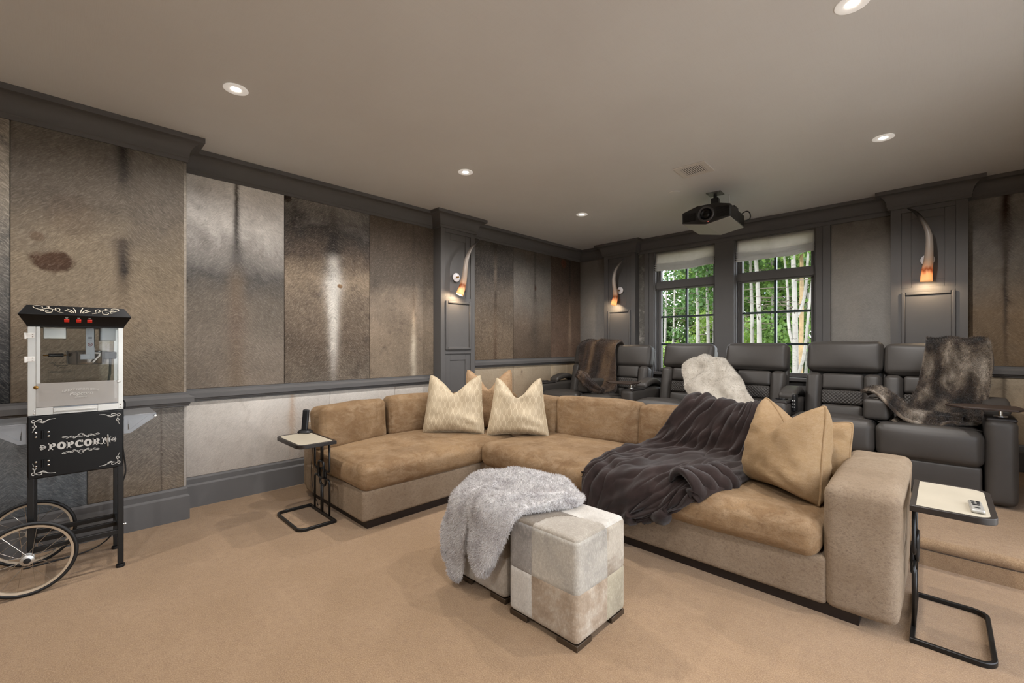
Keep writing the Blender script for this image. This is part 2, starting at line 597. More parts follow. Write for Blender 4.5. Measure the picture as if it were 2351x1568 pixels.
def shade_mat():
    t = NT('shade_linen')
    v = t.coord()
    c = t.ramp(t.noise(v, 20, 4, .6), [(.3, lin('dad6cf')), (.7, lin('e2ded8'))])
    t.base(c); t.set(Roughness=.9)
    t.bump(t.noise(v, 300, 3, .6), .2, .003)
    tl = t.n('ShaderNodeBsdfTranslucent'); t.l(c, tl.inputs['Color'])
    mx = t.n('ShaderNodeMixShader'); mx.inputs[0].default_value = .6
    t.l(t.b.outputs[0], mx.inputs[1]); t.l(tl.outputs[0], mx.inputs[2]); t.l(mx.outputs[0], t.out.inputs['Surface'])
    return t.m
MAT['shade'] = shade_mat()
MAT['tray'] = simple('dark_wood_tray', '2f221b', 0.45, var=0.1)
MAT['glass'] = glass_mat()
MAT['case_glass'] = glass_mat('popcorn_case_glass', (0.95, 0.96, 0.96, 1), 0.012)
MAT['muntin'] = simple('dark_green_muntin', '1f2c30', 0.4)
MAT['vent'] = simple('vent_paint', 'd3cfc8', 0.5)
MAT['dark'] = simple('duct_shade', '0a0908', 0.9)
MAT['horn_plate'] = simple('lucite_plate', 'd9d5d6', 0.15, spec=0.6)
MAT['brass'] = simple('brass', '8d6b3a', 0.3, metal=1.0)
# ---------------------------------------------------------------- room shell
XL, XP, YB, XR, YF, ZC = -4.285, -4.04, 6.0, 0.95, -2.2, 2.84
PLAT_Y, PLAT_Z = 3.53, 0.16
PIL = 0.13

def sweep(name, path, prof, mat, label=None, cat=None, parent=None, kind='structure', closed_prof=True):
    n = len(path)
    mb = MB()
    P = [Vector(p) for p in path]
    seg = [(P[i + 1] - P[i]).normalized() for i in range(n - 1)]
    nor = [Vector((d.y, -d.x)) for d in seg]
    rings = []
    for i in range(n):
        if i == 0: m = nor[0]
        elif i == n - 1: m = nor[-1]
        else: m = (nor[i - 1] + nor[i]) / (1 + nor[i - 1].dot(nor[i]))
        rings.append([(P[i].x + m.x * d, P[i].y + m.y * d, z) for d, z in prof])
    mb.loft(rings)
    o = mb.build(name, mat, parent, angle=25)
    return tag(o, label, cat, kind=kind)

def struct(name, mb, mat, label, cat, bevel=0.0):
    return tag(mb.build(name, mat, bevel=bevel, smooth=bevel > 0), label, cat, kind='structure')

FLOOR = struct('floor', MB().box(XL, XR, YF, YB, -0.2, 0.0), MAT['carpet'], 'tan carpeted floor of the media room', 'floor')
def platform():
    mb = MB()
    r = 0.035
    prof = [(PLAT_Y + 0.012, 0.0)] + [(PLAT_Y + 0.012, PLAT_Z - 2 * r)]
    for i in range(9):
        a = PI - i * (PI / 2) / 8 if False else -PI / 2 - i * PI / 8
        prof.append((PLAT_Y + r + r * math.cos(-PI / 2 - i * PI / 8) , PLAT_Z - r + r * math.sin(-PI / 2 - i * PI / 8)))
    prof.append((YB, PLAT_Z)); prof.append((YB, 0.0))
    rings = [[(x, y, z) for y, z in prof] for x in (XL, XR)]
    mb.loft(rings)
    return tag(mb.build('floor_platform', MAT['carpet'], angle=50), 'carpeted platform step carrying the row of recliners', 'step', kind='structure')
platform()
struct('ceiling', MB().box(XL - .2, XR + .2, YF - .2, YB + .25, ZC, ZC + .2), MAT['ceiling'], 'taupe fabric ceiling with recessed lights', 'ceiling')
WL = struct('wall_left', MB().box(XL - .2, XL, YF, YB, 0, ZC), MAT['wall'], 'long side wall clad in cow hide panels', 'wall')
WP = struct('wall_left_projection', MB().box(XL, XP, YF, 0.622, 0, ZC), MAT['wall'], 'projecting wall section behind the popcorn cart clad in hide', 'wall')
struct('wall_right', MB().box(XR, XR + .2, YF, DOOR3[0], 0, ZC).box(XR, XR + .2, DOOR3[1], YB, 0, ZC).box(XR, XR + .2, DOOR3[0], DOOR3[1], DOOR3[2], ZC), MAT['wall'], 'side wall opposite the hide panels', 'wall')
def glazed_doors():
    root = thing('door_1', 'wide glazed doors in the side wall beside the camera', 'door', (XR + .1, DOOR3[0], 0), kind='structure')
    w = (DOOR3[1] - DOOR3[0]) / 4
    for k in range(4):
        a = k * w
        m = MB()
        for y0, y1, z0, z1 in ((a, a + .06, 0, DOOR3[2]), (a + w - .06, a + w, 0, DOOR3[2]), (a + .06, a + w - .06, 0, .12), (a + .06, a + w - .06, DOOR3[2] - .08, DOOR3[2])):
            m.box(-.025, .025, y0, y1, z0, z1)
        m.build('door_frame', MAT['trim'], root, bevel=.003)
        bx('pane', MAT['glass'], root, -.003, .003, a + .06, a + w - .06, .12, DOOR3[2] - .08, 0)
glazed_doors()
struct('wall_front', MB().box(XL - .2, XR + .2, YF - .2, YF, 0, ZC), MAT['wall'], 'wall at the screen end of the room', 'wall')
W1 = (-2.98, -2.12); W2 = (-1.884, -1.02); WZ0, WZ1 = 0.90, 2.64
mb = MB()
mb.box(XL - .2, W1[0], YB, YB + .25, 0, ZC).box(W2[1], XR + .2, YB, YB + .25, 0, ZC).box(W1[1], W2[0], YB, YB + .25, 0, ZC)
for a, b in (W1, W2):
    mb.box(a, b, YB, YB + .25, 0, WZ0).box(a, b, YB, YB + .25, WZ1, ZC)
WB = struct('wall_back', mb, MAT['wall'], 'back wall with two windows behind the recliners', 'wall')

# plan line of the wall faces, interior on the right-hand side
PLAN = [(XP, YF), (XP, 0.622), (XL, 0.622), (XL, 3.04), (XL + .155, 3.04), (XL + .155, 3.556), (XL, 3.556), (XL, YB), (-3.745, YB), (-3.745, YB - PIL), (-3.215, YB - PIL), (-3.215, YB), (-.365, YB), (-.365, YB - PIL), (.182, YB - PIL), (.182, YB), (XR, YB)]
cove = [(0, 2.66), (.022, 2.66), (.022, 2.685), (.028, 2.692)]
for i in range(9):
    a = i / 8 * PI / 2
    cove.append((.028 + .072 * (1 - math.cos(a)), 2.695 + .105 * math.sin(a)))
cove += [(.112, 2.803), (.112, ZC - .001), (0, ZC - .001)]
sweep('trim_1', PLAN, cove, MAT['trim'], 'charcoal crown moulding around the top of the walls', 'moulding')
def rail(z):
    return [(0, z - .101), (.026, z - .101), (.026, z - .092), (.032, z - .086), (.034, z - .074), (.054, z - .070), (.054, z - .034), (.050, z - .030), (.030, z - .022), (.024, z - .016), (.024, z), (0, z)]
sweep('trim_2', [(XP, YF), (XP, .622), (XL, .622), (XL, 3.04)], rail(.944), MAT['trim'], 'charcoal chair rail running behind the popcorn cart and sofa', 'moulding')
sweep('trim_3', [(XL, 3.556), (XL, YB), (-3.745, YB)], rail(1.10), MAT['trim'], 'charcoal chair rail in the corner beyond the fur throw recliner', 'moulding')
sweep('trim_4', [(.182, YB), (XR, YB)], rail(1.10), MAT['trim'], 'charcoal chair rail at the far right of the back wall', 'moulding')
sweep('trim_5', [(-.878, YB), (-.365, YB)], rail(1.10), MAT['trim'], 'charcoal chair rail between window casing and pilaster', 'moulding')
def basep(z):
    return [(0, z), (.030, z), (.030, z + .172), (.026, z + .178), (.018, z + .186), (.020, z + .225), (.012, z + .242), (0, z + .242)]
sweep('baseboard_left', [(XP, YF), (XP, .622), (XL, .622), (XL, 3.04)], basep(0), MAT['trim'], 'tall charcoal baseboard behind the popcorn cart and sofa', 'baseboard')
sweep('baseboard_left_platform', [(XL, 3.556), (XL, YB), (-3.745, YB)], basep(PLAT_Z), MAT['trim'], 'charcoal baseboard on the platform in the corner', 'baseboard')
sweep('baseboard_back', [(.182, YB), (XR, YB)], basep(PLAT_Z), MAT['trim'], 'charcoal baseboard on the platform at the far right', 'baseboard')

# ---------------------------------------------------------------- hide panels
def hide_panel(wall, side, a, b, z0, z1, mat_kw, face=None, name='hide_panel', t=0.016):
    w = b - a - .003; h = z1 - z0
    m = hide_mat('hide', w, h, **mat_kw)
    v, f = [], []
    mb = MB()
    r = .006
    rings = []
    for x0, x1, zz0, zz1, y in ((0, w, 0, h, 0), (0, w, 0, h, -t + r), (r * .3, w - r * .3, r * .3, h - r * .3, -t + r * .3), (r, w - r, r, h - r, -t)):
        rings.append([(x0, y, zz0), (x1, y, zz0), (x1, y, zz1), (x0, y, zz1)])
    mb.loft(rings)
    o = mb.build(name, m, wall, angle=60)
    if side == 'L':
        o.location = (face if face is not None else XL, a + .0015, z0); o.rotation_euler = (0, 0, PI / 2)
    elif side == 'R':                       # return face looking towards +y
        o.location = (b - .0015, face, z0); o.rotation_euler = (0, 0, PI)
    else:
        o.location = (a + .0015, face if face is not None else YB, z0)
    return o
ZU0, ZU1 = .944, 2.662
# projecting section, upper
hide_panel(WP, 'L', -1.06, -.234, ZU0, ZU1, dict(base=[(0, '2e3033'), (.3, '4c4b4a'), (.55, '6a645c'), (.8, '8a8072'), (1, '958b7e')], blotch=[('2a2b2d', .52, .72, .8)], seed=1, gain=1.25, hair=.9, grain=.4), face=XP)
hide_panel(WP, 'L', -.234, .622, ZU0, ZU1, dict(base=[(0, '9c8a74'), (.12, '8b7d6b'), (.35, 'a08e77'), (.52, '93836d'), (.72, '6f6457'), (.88, '7e7468'), (1, '8b8378')],
    blotch=[('564b40', .54, .74, .55), ('b39c7e', .28, .40, .0)],
    spine=(.60, [(0, '8a7a66', .10, .2), (.20, 'a08a6c', .10, .3), (.42, '6b5a48', .07, .35), (.50, '2f2620', .055, 1.0), (.62, '4a3e34', .06, .9), (.66, '8a7d6a', .07, .4), (.80, '7c7264', .05, .3), (.86, '4e4740', .05, .8), (1, '35302c', .06, 1.0)]),
    spots=((.20, .515, .125, .045, '4a2d16', .95), (.13, .60, .05, .02, '5a3f28', .5), (.30, .69, .16, .09, '5f4a38', .25)), seed=2, gain=.78, hair=.95, grain=.30, bump=.8), face=XP)
hide_panel(WP, 'R', XL + .02, XP, ZU0, ZU1, dict(base=[(0, '9c9082'), (1, 'a39a8e')], seed=3), face=.622)
# recessed section, upper
hide_panel(WL, 'L', .64, 1.397, ZU0, ZU1, dict(base=[(0, '7d7164'), (.2, '746a5f'), (.42, '635b52'), (.55, '4c4946'), (.68, '807b76'), (.82, 'c2bdb7'), (1, 'e2ded9')],
    blotch=[('55504b', .55, .75, .45)],
    spine=(.50, [(0, '6b5b49', .12, .6), (.30, '66564a', .13, .7), (.52, '6d5d4c', .12, .6), (.62, '4b4744', .10, .7), (.70, '3b3836', .045, .9), (.88, '38332f', .035, .95), (1, '453c35', .03, .9)]),
    spots=((.04, .50, .02, .01, '2d251f', .8),), seed=4, gain=1.35, mottle=.25, grain=.25))
hide_panel(WL, 'L', 1.397, 2.232, ZU0, ZU1, dict(base=[(0, '75695b'), (.2, '67594b'), (.45, '7e6f5f'), (.58, '94836f'), (.70, '5a4d42'), (.86, '3f3a36'), (1, '8d8780')],
    blotch=[('3a302a', .52, .70, .6), ('a59a8c', .22, .36, .0)],
    spine=(.54, [(0, 'a29a90', .05, .5), (.20, 'cdc6bc', .07, .95), (.40, 'd6d1c8', .085, 1.0), (.56, 'dad6cf', .13, 1.0), (.68, 'c9c3ba', .09, .95), (.74, '2e2926', .12, .9), (.82, '26211f', .07, .95), (1, '6e675f', .06, .4)]),
    spots=((.03, .985, .05, .025, '2b1d14', .95), (.62, .545, .035, .014, '7d5a34', .9)), seed=5, gain=1.25, hair=.95, grain=.38, bump=.9))
hide_panel(WL, 'L', 2.232, 3.04, ZU0, ZU1, dict(base=[(0, '8d7d6a'), (.25, '8b7b69'), (.45, '87796a'), (.60, '5b5249'), (.80, '51473d'), (1, '5c5146')],
    blotch=[('423730', .52, .74, .6)],
    spine=(.66, [(0, 'c8bba6', .06, .8), (.22, 'd0c3ae', .05, .85), (.38, 'b8a48c', .035, .8), (.46, '6f5f50', .02, .6), (.60, '4b423b', .03, .6), (1, '3e342c', .025, .5)]), seed=6, gain=1.25, grain=.25))
hide_panel(WL, 'L', 3.556, 4.391, 1.10, ZU1, dict(base=[(0, '75634f'), (.3, '6e5f4f'), (.55, '665b50'), (.75, '413c38'), (.92, '5a5550'), (1, '4b4641')],
    blotch=[('38302a', .54, .74, .6)],
    spine=(.58, [(0, '4b3523', .04, .8), (.35, '6b5947', .06, .7), (.55, '3a2d23', .03, .9), (.75, '8b7d6d', .04, .6), (1, '2b2320', .05, .8)]), seed=7, gain=1.2, grain=.35))
hide_panel(WL, 'L', 4.391, 5.215, 1.10, ZU1, dict(base=[(0, '5f4f40'), (.3, '6a5b4d'), (.6, '706a63'), (.85, '58544f'), (1, '5a5149')],
    blotch=[('463b33', .52, .74, .5)],
    spine=(.55, [(0, '4a3d32', .16, .6), (.5, '544d46', .10, .6), (.62, '3c3531', .03, .9), (1, '3b3733', .05, .7)]), spots=((.56, .66, .03, .025, '3b2415', .9),), seed=8, gain=1.15, grain=.25))
hide_panel(WL, 'L', 5.215, 5.98, 1.10, ZU1, dict(base=[(0, '7a6252'), (.3, '5e4d42'), (.6, '54463c'), (.85, '4d4036'), (1, '4b3d31')],
    blotch=[('33271f', .5, .74, .6)],
    spine=(.62, [(0, '8d7868', .10, .6), (.40, '8a7767', .05, .8), (.55, '6b5a4e', .02, .8), (.65, '2f2723', .03, .8), (1, '2e2622', .04, .7)]), spots=((.42, .95, .10, .05, '6a3a1e', .7),), seed=9, gain=1.15, grain=.25))
# lower panels
ZL0, ZL1 = .242, .845
pale = dict(mottle=.12, base=[(0, 'a49c93'), (.5, 'aca59d'), (1, 'b3ada5')], grain=.14)
hide_panel(WP, 'L', -.55, .102, ZL0, ZL1, dict(base=[(0, '6f7376'), (.5, '878c90'), (1, '8e9396')], blotch=[('50504f', .55, .75, .6)], seed=11, grain=.35), face=XP)
hide_panel(WP, 'L', .102, .622, ZL0, ZL1, dict(base=[(0, '8a7b68'), (.35, '857a6e'), (1, '8a847d')], blotch=[('6a665f', .5, .7, .5)], spine=(.74, [(0, '4a4037', .012, .7), (1, '5a5047', .012, .5)]), seed=12, grain=.35), face=XP)
hide_panel(WP, 'R', XL + .02, XP, ZL0, ZL1, dict(seed=13, **pale), face=.622)
hide_panel(WL, 'L', .64, 1.815, ZL0, ZL1, dict(seed=14, gain=1.35, blotch=[('8f877f', .5, .75, .6)], spine=(.70, [(0, 'cfc6bb', .03, .3), (.3, 'a48f78', .03, .5), (.7, '9a8068', .035, .6), (1, '957a60', .02, .6)]), **pale))
hide_panel(WL, 'L', 1.815, 2.529, ZL0, ZL1, dict(seed=15, gain=1.35, blotch=[('a0978c', .5, .75, .5)], **pale))
hide_panel(WL, 'L', 2.529, 3.04, ZL0, ZL1, dict(seed=16, gain=1.3, blotch=[('8f857a', .5, .75, .5)], **pale))
tanl = dict(mottle=.18, base=[(0, '9f8b72'), (.5, 'a8957c'), (1, 'b0a18a')], grain=.16)
hide_panel(WL, 'L', 3.556, 4.391, .402, 1.0, dict(seed=17, blotch=[('8a7660', .5, .75, .5)], **tanl))
hide_panel(WL, 'L', 4.391, 5.215, .402, 1.0, dict(seed=18, blotch=[('8a7660', .5, .75, .6)], spots=((.2, .85, .03, .05, '6f5f50', .6),), **tanl))
hide_panel(WL, 'L', 5.215, 5.98, .402, 1.0, dict(seed=19, blotch=[('96805f', .5, .75, .6)], spine=(.5, [(0, 'd0bfa6', .03, .7), (1, 'd0bfa6', .02, .6)]), **tanl))
# back wall
hide_panel(WB, 'B', XL + .016, -3.745, 1.10, ZU1, dict(base=[(0, '8b8681'), (.5, '8f8a84'), (1, '7d7771')], blotch=[('766c62', .5, .8, .5)], seed=21, gain=1.0, grain=.12, mottle=.15))
hide_panel(WB, 'B', XL + .016, -3.745, .402, 1.0, dict(seed=22, **tanl))
hide_panel(WB, 'B', -3.215, -3.118, .402, 2.64, dict(base=[(0, '6b6862'), (1, '6d6963')], blotch=[('a39e96', .5, .68, .9)], seed=23, gain=1.0, grain=.2, warp=.5))
hide_panel(WB, 'B', -.878, -.365, 1.10, 2.64, dict(base=[(0, '908c86'), (.5, '918d87'), (.85, '8b867f'), (1, '6b655d')], blotch=[('7c7771', .5, .8, .5)], seed=24, gain=1.0, grain=.12, mottle=.15))
hide_panel(WB, 'B', .182, .95, 1.10, ZU1, dict(base=[(0, '7c6850'), (.3, '7f6c56'), (.55, '857c70'), (.8, '938f89'), (1, '96918b')], blotch=[('6a5d4e', .52, .78, .5)],
    spine=(.31, [(0, '5f4e3c', .02, .6), (.40, '2f251d', .025, .8), (.62, '443629', .03, .8), (.78, '4a4038', .09, .7), (.90, '3a2414', .06, 1.0), (1, '3a2414', .05, 1.0)]), seed=25, gain=1.0, grain=.2))
hide_panel(WB, 'B', .182, .95, .402, 1.0, dict(seed=26, blotch=[('7b6d5b', .5, .75, .6)], spine=(.3, [(0, '5f5242', .02, .6), (1, '4a3f33', .03, .7)]), **tanl))

# ---------------------------------------------------------------- pilasters
def pilaster(name, label, loc, rz, w, depth):
    root = thing(name, label, 'pilaster', loc, rz, kind='structure')
    z0 = loc[2]
    zt = 2.69 - z0
    h = w / 2
    MB().box(-h, h, -depth + .02, 0, 0, zt).build('core', MAT['trim'], root, bevel=.002)
    def frame(nm, x0, x1, za, zb, bw, y0, y1, bev=.003):
        m = MB()
        m.box(x0, x0 + bw, y0, y1, za, zb).box(x1 - bw, x1, y0, y1, za, zb).box(x0 + bw, x1 - bw, y0, y1, zb - bw, zb).box(x0 + bw, x1 - bw, y0, y1, za, za + bw)
        return m.build(nm, MAT['trim'], root, bevel=bev)
    iw = .193
    def Z(z): return z - z0
    # stiles and cross rails
    for s in (-1, 1):
        MB().box(min(s * h, s * iw), max(s * h, s * iw), -depth, -depth + .02, 0, zt).build('stile', MAT['trim'], root, bevel=.002)
    for a, b in ((2.615, 2.69), (1.815, 1.862), (1.19, 1.235), (z0, z0 + .25)):
        MB().box(-iw, iw, -depth, -depth + .02, Z(a), Z(b)).build('cross_rail', MAT['trim'], root, bevel=.002)
    # stepped recess of the upper and lower fields
    for a, b in ((1.862, 2.615), (z0 + .25, 1.19)):
        frame('panel_step', -iw, iw, Z(a), Z(b), .075, -depth + .011, -depth + .0205)
    # raised middle field
    frame('panel_moulding', -iw, iw, Z(1.235), Z(1.815), .030, -depth - .016, -depth + .02, .008)
    MB().box(-iw + .03, iw - .03, -depth - .003, -depth + .02, Z(1.265), Z(1.785)).build('raised_panel', MAT['trim'], root, bevel=.004)
    return root
pilaster('pilaster', 'charcoal panelled pilaster on the hide wall behind the cream pillows', (XL, 3.298, 0), PI / 2, .516, .155)
pilaster('pilaster', 'charcoal panelled pilaster in the back corner beside the left window', (-3.48, YB, PLAT_Z), 0, .53, PIL)
pilaster('pilaster', 'charcoal panelled pilaster above the recliner with the grey fur throw', (-.0915, YB, PLAT_Z), 0, .547, PIL)

# ---------------------------------------------------------------- windows
def window(name, label, x0, x1):
    root = thing(name, label, 'window', ((x0 + x1) / 2, YB, 0), kind='structure')
    h = (x1 - x0) / 2
    T = MAT['trim']
    ya, yb = .085, .15
    # liners of the reveal
    m = MB().box(-h, -h + .012, 0, .25, WZ0, WZ1).box(h - .012, h, 0, .25, WZ0, WZ1).box(-h, h, 0, .25, WZ1 - .012, WZ1).box(-h, h, 0, .25, WZ0, WZ0 + .012)
    m.build('reveal', T, root)
    fw = .05
    for s in (-1, 1):
        a, b = sorted((s * (h - .012), s * (h - .012 - fw)))
        MB().box(a, b, ya, yb, WZ0 + .012, WZ1 - .012).box(min(s * (h - .012), s * (h - .03)), max(s * (h - .012), s * (h - .03)), ya - .02, ya, WZ0, WZ1 - .012).build('jamb', T, root, bevel=.004)
    ih = h - .012 - fw
    MB().box(-ih, ih, ya, yb, WZ0 + .012, WZ0 + .06).build('bottom_rail', T, root, bevel=.004)
    MB().box(-ih, ih, ya, yb, WZ1 - .06, WZ1 - .012).build('head_rail', T, root, bevel=.004)
    MB().box(-h + .012, h - .012, ya - .03, yb, 2.09, 2.215).box(-h + .012, h - .012, ya - .045, ya - .03, 2.105, 2.20).build('transom_bar', T, root, bevel=.004)
    D = MAT['muntin']
    y0, y1 = ya + .015, yb - .01
    bx('muntin', D, root, -.014, .014, y0, y1, WZ0 + .06, 2.09, .002)
    bx('muntin', D, root, -.014, .014, y0, y1, 2.215, WZ1 - .06, .002)
    for z in (1.305, 1.700):
        bx('muntin', D, root, -ih, ih, y0 + .002, y1 - .002, z - .013, z + .013, .002)
    zs = [WZ0 + .06, 1.292, 1.318, 1.687, 1.713, 2.09]
    for xa, xb in ((-ih, -.014), (.014, ih)):
        for k in range(3):
            bx('pane', MAT['glass'], root, xa, xb, .118, .122, zs[2 * k], zs[2 * k + 1], 0)
        bx('pane', MAT['glass'], root, xa, xb, .118, .122, 2.215, WZ1 - .06, 0)
    bx('sill', T, root, -h - .03, h + .03, -.06, .1, WZ0 - .03, WZ0 + .012, .006)
    MB().box(-.03, .03, .03, .075, WZ0 + .012, WZ0 + .03).tube([(0, .05, WZ0 + .03), (.05, .04, WZ0 + .045), (.10, .045, WZ0 + .035)], .006).build('crank', MAT['black_metal'], root)
    return root
window('window_1', 'divided window behind the recliners nearer the hide wall', *W1)
window('window_2', 'divided window behind the recliners next to the pale hide panel', *W2)
# casings and posts
def trimbox(name, label, mbx):
    tag(mbx.build(name, MAT['trim'], bevel=.003), label, 'casing', kind='structure')
trimbox('trim_6', 'charcoal casing at the side of the window near the corner', MB().box(-3.118, -3.05, 5.965, YB, PLAT_Z, 2.64).box(-3.05, W1[0], 5.978, YB, PLAT_Z, 2.64))
trimbox('trim_7', 'charcoal post between the two windows', MB().box(W1[1], W2[0], 5.965, YB, PLAT_Z, 2.64))
trimbox('trim_8', 'charcoal casing between the window and the pale hide panel', MB().box(W2[1], -.95, 5.978, YB, PLAT_Z, 2.64).box(-.95, -.878, 5.965, YB, PLAT_Z, 2.64))
trimbox('trim_9', 'charcoal frieze board above the windows', MB().box(-3.215, -.365, 5.962, YB, 2.632, 2.675))
trimbox('trim_10', 'charcoal panelling below the windows', MB().box(W1[0], W1[1], 5.985, YB, PLAT_Z, WZ0 - .03).box(W2[0], W2[1], 5.985, YB, PLAT_Z, WZ0 - .03).box(-.878, -.365, 5.985, YB, PLAT_Z, .99))

def roman_shade(label, x0, x1, seed):
    root = thing('roman_shade', label, 'shade', ((x0 + x1) / 2, YB + .03, 2.63), group='roman shades on the windows')
    h = (x1 - x0) / 2 - .015
    # outline down the front: flat drop, then stacked folds
    prof = [(0, 0), (-.005, -.05), (-.012, -.10), (-.020, -.145), (-.044, -.163), (-.012, -.170), (-.056, -.190), (-.014, -.198), (-.060, -.216), (-.016, -.224), (-.062, -.242), (-.018, -.250), (-.056, -.266), (-.034, -.274)]
    n = 28
    v = []; f = []
    for i in range(n + 1):
        s = -1 + 2 * i / n
        for k, (y, z) in enumerate(prof):
            w = max(0, (k - 2) / len(prof))
            sag = -.018 * (1 - s * s) * (1 if 2 < k < 8 else .5) + .022 * math.exp(-((s - .9) / .25) ** 2) * w
            yy = y - .012 * n3((s * 2, k * .35, seed), 1.6, seed) * w
            zz = z + sag + .010 * n3((s * 1.5, k * .2, seed + 3), 1.5, seed)
            v.append((s * h, yy, zz if k else z))
    m = len(prof)
    for i in range(n):
        for k in range(m - 1):
            f.append((i * m + k, (i + 1) * m + k, (i + 1) * m + k + 1, i * m + k + 1))
    o = MB().add(v, f).build('fabric', MAT['shade'], root, angle=180)
    s = o.modifiers.new('thickness', 'SOLIDIFY'); s.thickness = .006
    bx('headrail', MAT['shade'], root, -h, h, 0.0, .03, -.03, .004, .003)
    return root
roman_shade('grey linen roman shade folded up on the window nearer the corner', W1[0], W1[1], 1.0)
roman_shade('grey linen roman shade folded up on the window by the projector', W2[0], W2[1], 6.0)
# ---------------------------------------------------------------- sectional sofa
def rotz(a): return Matrix.Rotation(a, 4, 'Z')
def rotx(a): return Matrix.Rotation(a, 4, 'X')

SOFA = thing('sectional_sofa', 'large tan velvet sectional sofa with loose back cushions', 'sofa', (-2.4, 2.8, 0))
def S(x, y, z): return (x + 2.4, y - 2.8, z)
def sofa():
    V, VB = MAT['velvet'], MAT['velvet_base']
    def sb(name, mat, x0, x1, y0, y1, z0, z1, r, **kw):
        return soft(name, mat, SOFA, S((x0 + x1) / 2, (y0 + y1) / 2, (z0 + z1) / 2), (x1 - x0, y1 - y0, z1 - z0), r, **kw)
    sb('base', VB, -3.90, -2.869, 1.446, 3.46, .055, .275, .022, n=10)
    sb('base', VB, -2.875, -.39, 2.53, 3.46, .055, .285, .022, n=12)
    MB().box(-1.46, -.49, -1.31, .62, 0, .056).build('plinth', MAT['plinth'], SOFA)
    MB().box(-.52, 2.13, -.235, .62, 0, .056).build('plinth', MAT['plinth'], SOFA)
    # back frames
    sb('back_frame', VB, -3.99, -3.84, 1.456, 3.46, .06, .62, .04, n=8)
    sb('back_frame', VB, -3.99, -.40, 3.40, 3.50, .06, .60, .04, n=8)
    # arm
    def flare(p, u):
        p.x += .012 * max(0, u[2]) * (1 if u[0] > 0 else 0)
        p.z += -.018 * max(0, -u[1] - .2) * (1 if u[2] > .5 else 0)
        return p
    sb('arm', VB, -.404, -.128, 2.53, 3.47, .05, .648, .045, n=10, puff=(.006, .008, .01), amp=.004, nscale=5, seed=3, shape=flare)
    # seat cushions
    def seatshape_l(p, u):
        if u[2] < 0: p.z = max(p.z, -.10)
        return p
    sb('seat_cushion', V, -3.78, -2.845, 1.435, 3.28, .262, .455, .062, n=14, k=4, puff=(.03, .02, .022), amp=.010, nscale=3.5, seed=1)
    sb('seat_cushion', V, -2.835, -.412, 2.485, 3.36, .262, .462, .070, n=16, k=4, puff=(.01, .035, .020), amp=.012, nscale=3.2, seed=2)
    # back cushions: (front-bottom start, end) in plan
    def back(p0, p1, th, z0, z1, seed, lean=.10):
        a = Vector(p0); b = Vector(p1)
        d = b - a; L = d.length; ang = math.atan2(d.y, d.x)
        nrm = Vector((-d.y, d.x)).normalized()         # towards the back
        c = (a + b) / 2 + nrm * th / 2
        M = rotz(ang) @ rotx(lean * -1.0)
        return soft('back_cushion', V, SOFA, S(c.x + nrm.x * .03, c.y + nrm.y * .03, (z0 + z1) / 2), (L - .002, th, z1 - z0), .048, M=M, n=10, k=4, puff=(.010, .032, .014), amp=.008, nscale=5, seed=seed)
    # left run: along +y the back lies to the left (-x)
    back((-3.52, 1.470), (-3.68, 2.125), .20, .425, .785, 11)
    back((-3.68, 2.130), (-3.58, 2.70), .20, .425, .80, 12)
    back((-3.55, 2.72), (-3.05, 3.18), .20, .425, .80, 13)
    back((-3.03, 3.17), (-2.60, 3.20), .20, .425, .79, 14)
    back((-2.60, 3.205), (-1.80, 3.35), .20, .425, .805, 15)
    back((-1.825, 3.335), (-1.12, 3.36), .20, .425, .79, 16)
    back((-1.11, 3.36), (-.42, 3.36), .20, .425, .775, 17)
sofa()

